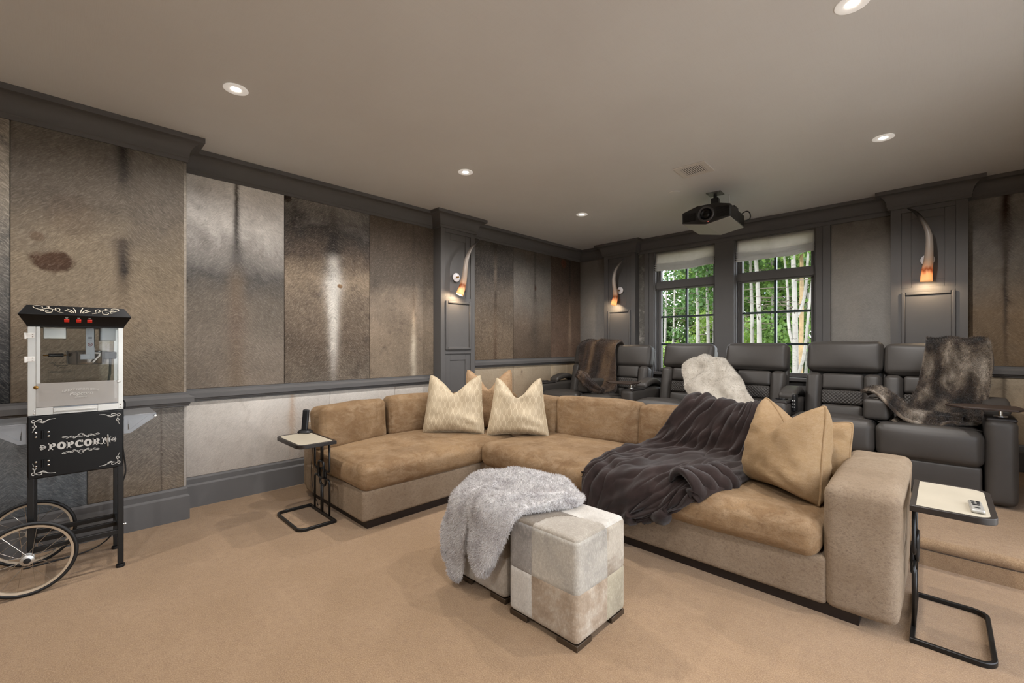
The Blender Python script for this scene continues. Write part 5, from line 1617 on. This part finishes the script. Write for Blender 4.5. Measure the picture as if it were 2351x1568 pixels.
# ---------------------------------------------------------------- projector
PJ = thing('projector', 'black ceiling projector hung on a bracket before the windows', 'projector', (-1.64, 4.59, 2.50), math.radians(4))
def projector():
    Bk = simple('projector_black', '161617', .45)
    Un = simple('projector_underside_lit', '9b9894', .55)  # paler than the body: bounce light from the floor put into the colour
    sec = [(-.222, 0), (0, -.040), (.222, 0), (.222, .118), (.10, .150), (-.08, .150), (-.222, .105)]
    mid = [(x * 1.0, z) for x, z in sec]
    MB().loft([[(x, y, z) for x, z in sec] for y in (-.27, .25)] + [[(x * .75, .33, z * .8 + .01) for x, z in sec]]).build('body', Bk, PJ, bevel=.006)
    v = [(-.218, -.266, -.0012), (0, -.266, -.0412), (.218, -.266, -.0012), (.218, .25, -.0012), (0, .25, -.0412), (-.218, .25, -.0012)]
    MB().add(v + [(a, b, c - .003) for a, b, c in v], [(0, 1, 4, 5), (1, 2, 3, 4), (6, 11, 10, 7), (7, 10, 9, 8), (0, 6, 7, 1), (1, 7, 8, 2), (2, 8, 9, 3), (3, 9, 10, 4), (4, 10, 11, 5), (5, 11, 6, 0)]).build('bottom_cover', Un, PJ, smooth=False)
    RX = Matrix.Translation((.005, -.27, .056)) @ rotx(PI / 2)
    ln = MB().lathe([(.052, .0), (.076, .0), (.076, .012), (.070, .018), (.058, .014), (.054, .006)], 36, RX, cap=False).build('lens_ring', simple('lens_ring_grey', '4b4a4b', .35, metal=.5), PJ)
    MB().lathe([(.054, .004), (.050, .010), (.046, .004), (.042, .010), (.034, .002), (.030, -.006)], 32, RX, cap=False).build('lens_barrel', MAT['black_plastic'], ln)
    MB().lathe([(.034, -.006), (.026, .004), (.014, .009), (.001, .010)], 28, RX, cap=False).build('lens_glass', MAT['black_gloss'], ln)
    for x0, x1, h in ((-.205, -.095, (.012, .088)), (.095, .205, (.012, .105))):
        g = MB().box(x0, x1, -.274, -.269, h[0], h[1]).build('grille', MAT['black_gloss'], PJ)
        for k in range(9):
            z = h[0] + .006 + k * (h[1] - h[0] - .012) / 8
            MB().box(x0 + .003, x1 - .003, -.2765, -.2735, z - .0015, z + .0015).build('grille_slat', Bk, g)
    MB().box(.02, .028, -.273, -.269, -.020, -.014).build('status_light', emit_mat('status_red', (1, .1, .05, 1), 1.5), PJ)
    # bracket
    MB().box(-.07, .07, -.02, .12, .332, .340).build('ceiling_plate', simple('bracket_grey', '7b7974', .4, metal=.6), PJ, bevel=.002)
    for x, y in ((-.055, -.005), (.055, -.005), (.055, .105), (-.055, .105)):
        MB().lathe([(.001, -.006), (.006, -.004), (.006, 0)], 8, Matrix.Translation((x, y, .332))).build('screw', MAT['steel'], PJ)
    MB().lathe([(.016, .16), (.016, .332)], 14, Matrix.Translation((0, .05, 0))).box(-.05, .05, -.01, .11, .165, .20).box(-.035, .035, .02, .08, .20, .29).build('mount', Bk, PJ, bevel=.004)
    for k, (x, y) in enumerate(((-.13, -.06), (.13, -.06), (-.13, .16), (.13, .16))):
        MB().tube([(0, .05, .185), (x, y, .178), (x, y, .12)], .009, 8).build('mount_arm', Bk, PJ)
    MB().box(.06, .19, .02, .16, .15, .178).build('adapter', Bk, PJ, bevel=.004)
    pts = [(.20, .20, .12), (.25, .22, .15), (.275, .25, .13), (.27, .27, .08), (.22, .25, .06)]
    MB().tube([tuple(spline(pts, i / 20)) for i in range(21)], .006, 7).build('cable', MAT['black_plastic'], PJ, angle=180)
    MB().tube([(.10, .16, .17), (.10, .18, .25), (.10, .17, .34)], .006, 7).build('feed_cable', MAT['white_paint'], PJ, angle=180)
projector()

# ---------------------------------------------------------------- ceiling fittings
def downlight(label, x, y, visible=True):
    root = thing('ceiling_light', label, 'ceiling light', (x, y, ZC), group='recessed ceiling lights')
    MB().lathe([(.064, -.0005), (.066, -.004), (.060, -.007), (.034, -.005), (.027, -.002)], 40, cap=False).build('trim_ring', emit_mat('trim_glow', (1, .93, .84, 1), .22), root, angle=60)  # faint emission in the ring stands for lamp light falling on it
    MB().lathe([(.027, -.0025), (.018, -.0045), (.001, -.005)], 28, cap=False).build('lens', emit_mat('lamp_lens', (1, .90, .74, 1), 14.0), root, angle=180)
    ld = bpy.data.lights.new('lamp', 'SPOT')
    ld.energy = DOWNLIGHT_W; ld.color = DOWNLIGHT_COLOR
    ld.spot_size = math.radians(164); ld.spot_blend = .6; ld.shadow_soft_size = .022
    lo = bpy.data.objects.new('lamp', ld); COL.objects.link(lo); lo.parent = root; lo.location = (0, 0, -.03)
    return root
downlight('recessed ceiling light over the popcorn cart', -3.036, .72)
downlight('recessed ceiling light above the cream pillows, level with the hide wall pilaster', -3.03, 2.50)
downlight('recessed ceiling light in the corner above the brown fur throw', -3.035, 4.28)
downlight('recessed ceiling light over the sofa arm, nearest the viewer', -.285, 2.485)
downlight('recessed ceiling light towards the right pilaster beyond the projector', -.305, 4.26)
downlight('recessed ceiling light above the camera position', -.29, .72)
downlight('recessed ceiling light by the screen wall on the hide side', -3.03, -1.06)
downlight('recessed ceiling light by the screen wall on the open side', -.29, -1.06)
VT = thing('ceiling_vent', 'square louvred ceiling vent near the projector', 'vent', (-1.55, 3.868, ZC), math.radians(2))
MB().ring_prism([(-.132, -.135), (.132, -.135), (.132, .135), (-.132, .135)], [(-.088, -.091), (.088, -.091), (.088, .091), (-.088, .091)], -.010, -.0005).build('frame', MAT['vent'], VT, bevel=.003)
bx('dark_backing', MAT['dark'], VT, -.088, .088, -.091, .091, -.0015, -.0005, 0)  # flat black sheet standing in for the shade behind the slats
sl = MB().box(-.0046, .0046, -.091, .091, -.001, .001, Matrix.Rotation(-.35, 4, 'Y')).mesh('slat', MAT['vent'])
for k in range(10):
    put('slat', sl, VT, (-.079 + k * .0176, 0, -.0068))
SN = tag(MB().lathe([(.052, -.0005), (.053, -.006), (.049, -.010), (.001, -.011)], 32).build('ceiling_cover', MAT['ceiling'], None, loc=(-1.924, 4.306, ZC)), 'small round blank cover on the ceiling beside the projector', 'cover plate')

# ---------------------------------------------------------------- horn sconces
def horn_mat(z0):
    t = NT('horn')
    v = t.coord()
    s = t.n('ShaderNodeSeparateXYZ'); t.l(v, s.inputs[0])
    nz = t.noise(t.coord((9, 9, 3)), 3.0, 4, .6, .5)
    h = t.math('ADD', t.math('DIVIDE', s.outputs[2], .72), t.math('MULTIPLY', t.math('SUBTRACT', nz, .5), .12))
    c = t.ramp(h, [(0.0, lin('e0c6a6')), (.10, lin('d9bc9a')), (.155, lin('9a5a2c')), (.20, lin('d2b496')), (.32, lin('b9a898')), (.60, lin('a39a92')), (.78, lin('6f675f')), (.88, lin('2a2522')), (1.0, lin('1d1a18'))])
    t.base(c)
    t.set(Roughness=.35)
    tl = t.n('ShaderNodeBsdfTranslucent'); t.l(c, tl.inputs['Color'])
    mx = t.n('ShaderNodeMixShader')
    f = t.ramp(h, [(0.0, .5), (.35, .35), (.6, .0)])
    t.l(f, mx.inputs[0]); t.l(t.b.outputs[0], mx.inputs[1]); t.l(tl.outputs[0], mx.inputs[2])
    t.l(mx.outputs[0], t.out.inputs['Surface'])
    return t.m
MAT['horn'] = horn_mat(0)
def sconce(label, loc, rz, curve, plate):
    """loc = point on the pilaster face at the plate; curve = (across, height) from mouth to tip"""
    root = thing('horn_sconce', label, 'wall light', loc, rz, group='horn wall lights')
    z0 = loc[2]
    MB().lathe([(.001, -.004), (.050, -.004), (.052, 0), (.052, .008), (.046, .012), (.001, .012)], 32, Matrix.Translation((plate, -.001, 0)) @ rotx(PI / 2)).build('back_plate', MAT['horn_plate'], root)
    MB().lathe([(.009, .0), (.009, .05)], 12, Matrix.Translation((plate, 0, 0)) @ rotx(PI / 2)).build('stem', MAT['brass'], root)
    n = 40
    out_r = []; mid = []
    for i in range(n + 1):
        t = i / n
        x, z = spline(curve, t)
        bow = .11 + .03 * math.sin(t * PI)
        mid.append((x, -bow, z - z0))
        out_r.append(.043 * (1 - t) ** .62 * (1 - .12 * math.sin(t * PI)) + .002)
    mouth = mid[0][2]
    # outer skin then inner skin of the hollow lower third
    def skin(idx, rad):
        return [Vector(mid[i]) for i in idx], [rad(i) for i in idx]
    m = MB()
    mm = [(a, b, c - mouth) for a, b, c in mid]
    ring = 18
    def ringpts(i, r):
        t = Vector(mm[min(i + 1, n)]) - Vector(mm[max(i - 1, 0)]); t.normalize()
        a = Vector((0, 1, 0)); a = (a - t * a.dot(t)).normalized(); b = t.cross(a)
        return [tuple(Vector(mm[i]) + a * r * math.cos(2 * PI * j / ring) + b * r * math.sin(2 * PI * j / ring)) for j in range(ring)]
    inner = [ringpts(i, max(.004, out_r[i] - .005)) for i in range(16, -1, -1)]
    outer = [ringpts(i, out_r[i]) for i in range(n + 1)]
    m.loft(inner + outer)
    h = m.build('horn', MAT['horn'], root, loc=(0, 0, mouth), angle=180)
    bl = Vector(mid[3])
    MB().lathe([(.002, -.020), (.012, -.012), (.014, 0), (.009, .014), (.004, .018)], 14, Matrix.Translation(bl)).build('bulb', emit_mat('bulb_glow', (1, .72, .42, 1), 25.0), root, angle=180)
    ld = bpy.data.lights.new('lamp', 'POINT')
    ld.energy = 4.5; ld.color = (1.0, .76, .50); ld.shadow_soft_size = .012
    lo = bpy.data.objects.new('lamp', ld); COL.objects.link(lo); lo.parent = root
    lo.location = Vector(mid[0]) + Vector((0, 0, 0.012))
    return root
sconce('curved horn wall light on the hide wall pilaster', (-4.13, 3.298, 2.10), PI / 2, [(-.071, 1.881), (-.039, 1.98), (-.019, 2.085), (-.006, 2.205), (.014, 2.305), (.068, 2.416), (.142, 2.496), (.247, 2.587)], -.036)
sconce('curved horn wall light on the corner pilaster above the brown fur throw', (-3.48, 5.87, 2.116), 0, [(-.031, 1.898), (-.001, 1.968), (.014, 2.027), (.011, 2.107), (-.005, 2.218), (-.003, 2.307), (.02, 2.404), (.07, 2.482), (.115, 2.531), (.155, 2.577)], .019)
sconce('curved horn wall light above the grey fur throw, tip bending towards the windows', (-.0915, 5.87, 2.122), 0, [(-.008, 1.90), (-.003, 2.007), (.007, 2.087), (.012, 2.167), (.015, 2.248), (.011, 2.339), (-.009, 2.423), (-.045, 2.512), (-.091, 2.586), (-.144, 2.632)], 0.0)

# ---------------------------------------------------------------- outside
def bark():
    t = NT('aspen_bark')
    v = t.coord()
    a = t.noise(t.coord((3, 3, 14)), 2.2, 4, .7)
    b = t.noise(v, 3, 3, .6)
    c = t.ramp(b, [(.3, lin('7d7a72')), (.7, lin('95928a'))])
    c = t.mix(t.ramp(a, [(.60, 0.0), (.68, .9)]), c, lin('3a352e'))
    t.base(c); t.set(Roughness=.85)
    return t.m
def leaf_mat(name, a, b):
    t = NT(name)
    nz = t.noise(t.coord(), 2.5, 3, .6)
    n2 = t.noise(t.coord(), 30, 2, .6)
    c = t.ramp(t.math('ADD', t.math('MULTIPLY', nz, .6), t.math('MULTIPLY', n2, .4)), [(.35, lin(a)), (.65, lin(b))])
    t.base(c); t.set(Roughness=.5)
    tl = t.n('ShaderNodeBsdfTranslucent'); t.l(c, tl.inputs['Color'])
    mx = t.n('ShaderNodeMixShader'); mx.inputs[0].default_value = .4
    t.l(t.b.outputs[0], mx.inputs[1]); t.l(tl.outputs[0], mx.inputs[2]); t.l(mx.outputs[0], t.out.inputs['Surface'])
    return t.m
MAT['bark'] = bark()
MAT['twig'] = simple('twig', '5b5346', .85)
MAT['bark_tan'] = simple('tan_bark', '8f7a58', .85, var=.2, vscale=12)
MAT['leaf_a'] = leaf_mat('aspen_leaf', '3a5c22', '6d8f3e')
MAT['leaf_b'] = leaf_mat('deep_leaf', '2a4a1e', '527735')
MAT['leaf_c'] = leaf_mat('spring_leaf', '5c7f2c', '93ab50')
GZ = -.9
struct('ground', MB().box(-60, 60, -60, 70, GZ - .5, GZ), simple('meadow', '77775a', .9, var=.25, vscale=1.5), 'green ground outside the windows', 'ground')
struct('bounce_pavement', MB().box(1.16, 14, -14, 14, GZ, -.05), simple('bounce_stone', 'bdb6ab', .85, var=.1, vscale=3), 'unseen pale terrace added to bounce daylight through the glazed doors', 'terrace')  # pale slab added out of view to reflect daylight into the room
def leaves(name, parent, clusters, mat, per, size, seed):
    rng = np.random.default_rng(seed)
    n = len(clusters) * per
    C = np.repeat(np.array([c[:3] for c in clusters]), per, 0)
    Rr = np.repeat(np.array([c[3] for c in clusters]), per)[:, None]
    d = rng.normal(size=(n, 3)); d /= np.linalg.norm(d, axis=1)[:, None]
    P = C + d * Rr * rng.random((n, 1)) ** .5 * np.array([1, 1, .75])
    a = rng.normal(size=(n, 3)); a /= np.linalg.norm(a, axis=1)[:, None]
    b = rng.normal(size=(n, 3)); b -= a * (a * b).sum(1, keepdims=True); b /= np.linalg.norm(b, axis=1)[:, None]
    s = size * (.6 + .8 * rng.random((n, 1)))
    V = np.stack([P - a * s * .55, P + b * s * .45, P + a * s * .55, P - b * s * .45], 1).reshape(-1, 3)
    m = bpy.data.meshes.new(name)
    m.vertices.add(n * 4); m.vertices.foreach_set('co', V.ravel())
    m.loops.add(n * 4); m.loops.foreach_set('vertex_index', np.arange(n * 4, dtype=np.int32))
    m.polygons.add(n); m.polygons.foreach_set('loop_start', np.arange(0, n * 4, 4, dtype=np.int32))
    m.update(); m.validate(); m.materials.append(mat)
    o = put(name, m, parent); o['kind'] = 'stuff'
    return o
def aspen(label, x, y, h, r, lean=(0, 0), bend=0.0, mat='bark', leaf='leaf_a', low=2.2, ncl=22, spread=1.1, forks=0, seed=0, per=110, size=.10):
    rg = random.Random(seed)
    root = thing('aspen_tree', label, 'tree', (x, y, GZ), group='trees outside the windows')
    def at(t):
        return Vector((lean[0] * t + bend * math.sin(t * 5) * .12, lean[1] * t + .06 * math.sin(t * 7 + seed), t * h))
    n = 22
    MB().tube([at(i / n) for i in range(n + 1)], r, 9, radii=[r * (1.15 - .85 * i / n) for i in range(n + 1)]).build('trunk', MAT[mat], root, angle=180)
    cl = []
    mb = MB(); fk = MB()
    for k in range(forks):
        t0 = .18 + .08 * k; p0 = at(t0)
        dx = (-1 if k % 2 else 1) * (.35 + .2 * rg.random())
        pts = [p0, p0 + Vector((dx * .35, rg.uniform(-.2, .2), .5)), p0 + Vector((dx * .6, rg.uniform(-.2, .3), 1.5)), p0 + Vector((dx * .8, rg.uniform(-.3, .3), 3.2))]
        fk.tube([Vector(spline([tuple(q) for q in pts], i / 10)) for i in range(11)], r * .6, 7, radii=[r * .62 * (1 - .06 * i) for i in range(11)])
    for k in range(26):
        t = rg.uniform(low / h * .6, .98)
        p = at(t); a = rg.uniform(0, 2 * PI); L = rg.uniform(.5, 1.2) * spread * (1.1 - .4 * t)
        q = p + Vector((math.cos(a) * L, math.sin(a) * L, rg.uniform(-.1, .5)))
        mdl = (p + q) / 2 + Vector((0, 0, rg.uniform(-.12, .12)))
        mb.tube([p, mdl, q], .012, 5, radii=[.011, .008, .004])
        if t * h > low: cl.append((q.x, q.y, q.z, rg.uniform(.28, .55) * spread))
    if forks: fk.build('stems', MAT[mat], root, angle=180)
    mb.build('branches', MAT['twig'], root, angle=180)
    for k in range(ncl):
        t = rg.uniform(low / h, 1.02); p = at(min(1, t)); a = rg.uniform(0, 2 * PI); L = rg.uniform(.2, 1.1) * spread
        cl.append((p.x + math.cos(a) * L, p.y + math.sin(a) * L, t * h, rg.uniform(.3, .6) * spread))
    leaves('crown', root, cl, MAT[leaf], per, size, seed + 3)
    return root
aspen('white-barked aspen in the window by the corner, thicker of the pair', -5.14, 13.0, 8, 0.059, (.05, 0), .3, leaf='leaf_b', low=3.6, seed=1, spread=1.2)
aspen('white-barked aspen in the window by the corner, right of the thicker one', -5.02, 13.6, 8, 0.055, (-.1, 0), .4, leaf='leaf_b', low=4.0, seed=2)
aspen('slim aspen at the frame edge of the window by the corner', -7.09, 15.0, 9, 0.043, (.1, 0), .5, leaf='leaf_a', low=5.2, seed=3, per=60)
aspen('slim grey aspen second from the frame of the window by the corner', -7.75, 17.0, 9, 0.043, (.2, 0), .6, leaf='leaf_b', low=2.6, seed=4, per=80)
aspen('slim aspen behind the white pair in the window by the corner', -6.5, 18.0, 9, 0.046, (0, 0), .4, leaf='leaf_c', low=2.0, seed=5)
aspen('bright white aspen leaning across the window beyond the projector', -3.27, 12.0, 8, 0.062, (-.06, 0), .6, leaf='leaf_b', low=4.4, seed=6, per=100)
aspen('white aspen behind the leaning one in the window beyond the projector', -3.72, 13.0, 8, 0.053, (.05, 0), .5, leaf='leaf_b', low=4.2, seed=7, per=100)
aspen('thin aspen branch stem beside the leaning trunk', -3.60, 14.0, 7, 0.034, (.30, 0), .8, leaf='leaf_a', low=3.6, seed=8)
aspen('multi-stemmed aspen with spotted bark low in the window beyond the projector', -2.25, 11.0, 8, 0.060, (-.12, 0), .5, leaf='leaf_a', low=4.2, forks=3, seed=9, per=90)
aspen('tan-barked tree rising behind the multi-stemmed aspen', -2.33, 11.9, 8, 0.053, (.02, 0), .2, mat='bark_tan', leaf='leaf_c', low=4.3, seed=10, per=80)
aspen('small aspen near the frame of the window beyond the projector', -2.68, 14.0, 7, 0.046, (.15, 0), .5, leaf='leaf_a', low=2.2, seed=11)
for k, (x, y, lf, lo, sp, lb) in enumerate(((-10.2, 20, 'leaf_b', 1.0, 1.7, 'dark leafy tree far back at the corner side'), (-8.4, 22, 'leaf_a', .6, 1.7, 'mid green leafy tree far back behind the window by the corner'), (-7.0, 21, 'leaf_c', .4, 1.6, 'bright green leafy tree far back behind the post between windows'),
        (-5.6, 22, 'leaf_b', .6, 1.7, 'deep green leafy tree far back left in the projector window'), (-4.3, 20, 'leaf_a', .4, 1.6, 'mid green leafy tree far back in the middle of the projector window'), (-3.0, 21, 'leaf_b', .5, 1.7, 'deep green leafy tree far back right in the projector window'), (-1.6, 20, 'leaf_c', .4, 1.6, 'bright green leafy tree far back at the edge of the projector window'))):
    aspen(lb, x, y, 5.4 + (k % 3) * .9, .08, (.1, 0), .4, leaf=lf, low=lo, ncl=60, spread=sp, seed=30 + k, per=120, size=.14)
def shrub(label, x, y, leaf, seed, h=1.6, sp=1.0):
    rg = random.Random(seed)
    root = thing('shrub', label, 'shrub', (x, y, GZ), group='shrubs outside the windows')
    mb = MB(); cl = []
    for k in range(14):
        a = rg.uniform(0, 2 * PI); q = Vector((math.cos(a) * sp * rg.random(), math.sin(a) * sp * rg.random(), h * rg.uniform(.4, 1)))
        mb.tube([(0, 0, 0), tuple(q * .5 + Vector((0, 0, .1))), tuple(q)], .012, 5, radii=[.016, .01, .004])
        cl.append((q.x, q.y, q.z, .42 * sp))
    mb.build('stems', MAT['bark_tan'], root, angle=180)
    leaves('foliage', root, cl, MAT[leaf], 160, .10, seed)
for k, (x, y, lf, hh, lb) in enumerate(((-7.4, 14.5, 'leaf_c', 2.2, 'bright shrub low at the frame of the window by the corner'), (-6.0, 15.0, 'leaf_a', 2.2, 'mid green shrub low in the window by the corner'), (-5.0, 16.0, 'leaf_c', 2.4, 'bright shrub low behind the white aspen pair'), (-4.3, 14.5, 'leaf_c', 2.6, 'bright shrub at the left of the projector window'), (-3.4, 16.0, 'leaf_a', 2.4, 'mid green shrub low in the projector window'), (-2.6, 15.5, 'leaf_b', 2.4, 'deep green shrub behind the multi-stemmed aspen'), (-1.7, 14.0, 'leaf_a', 2.4, 'mid green shrub at the far edge of the projector window'))):
    shrub(lb, x, y, lf, 60 + k, hh, 1.15)
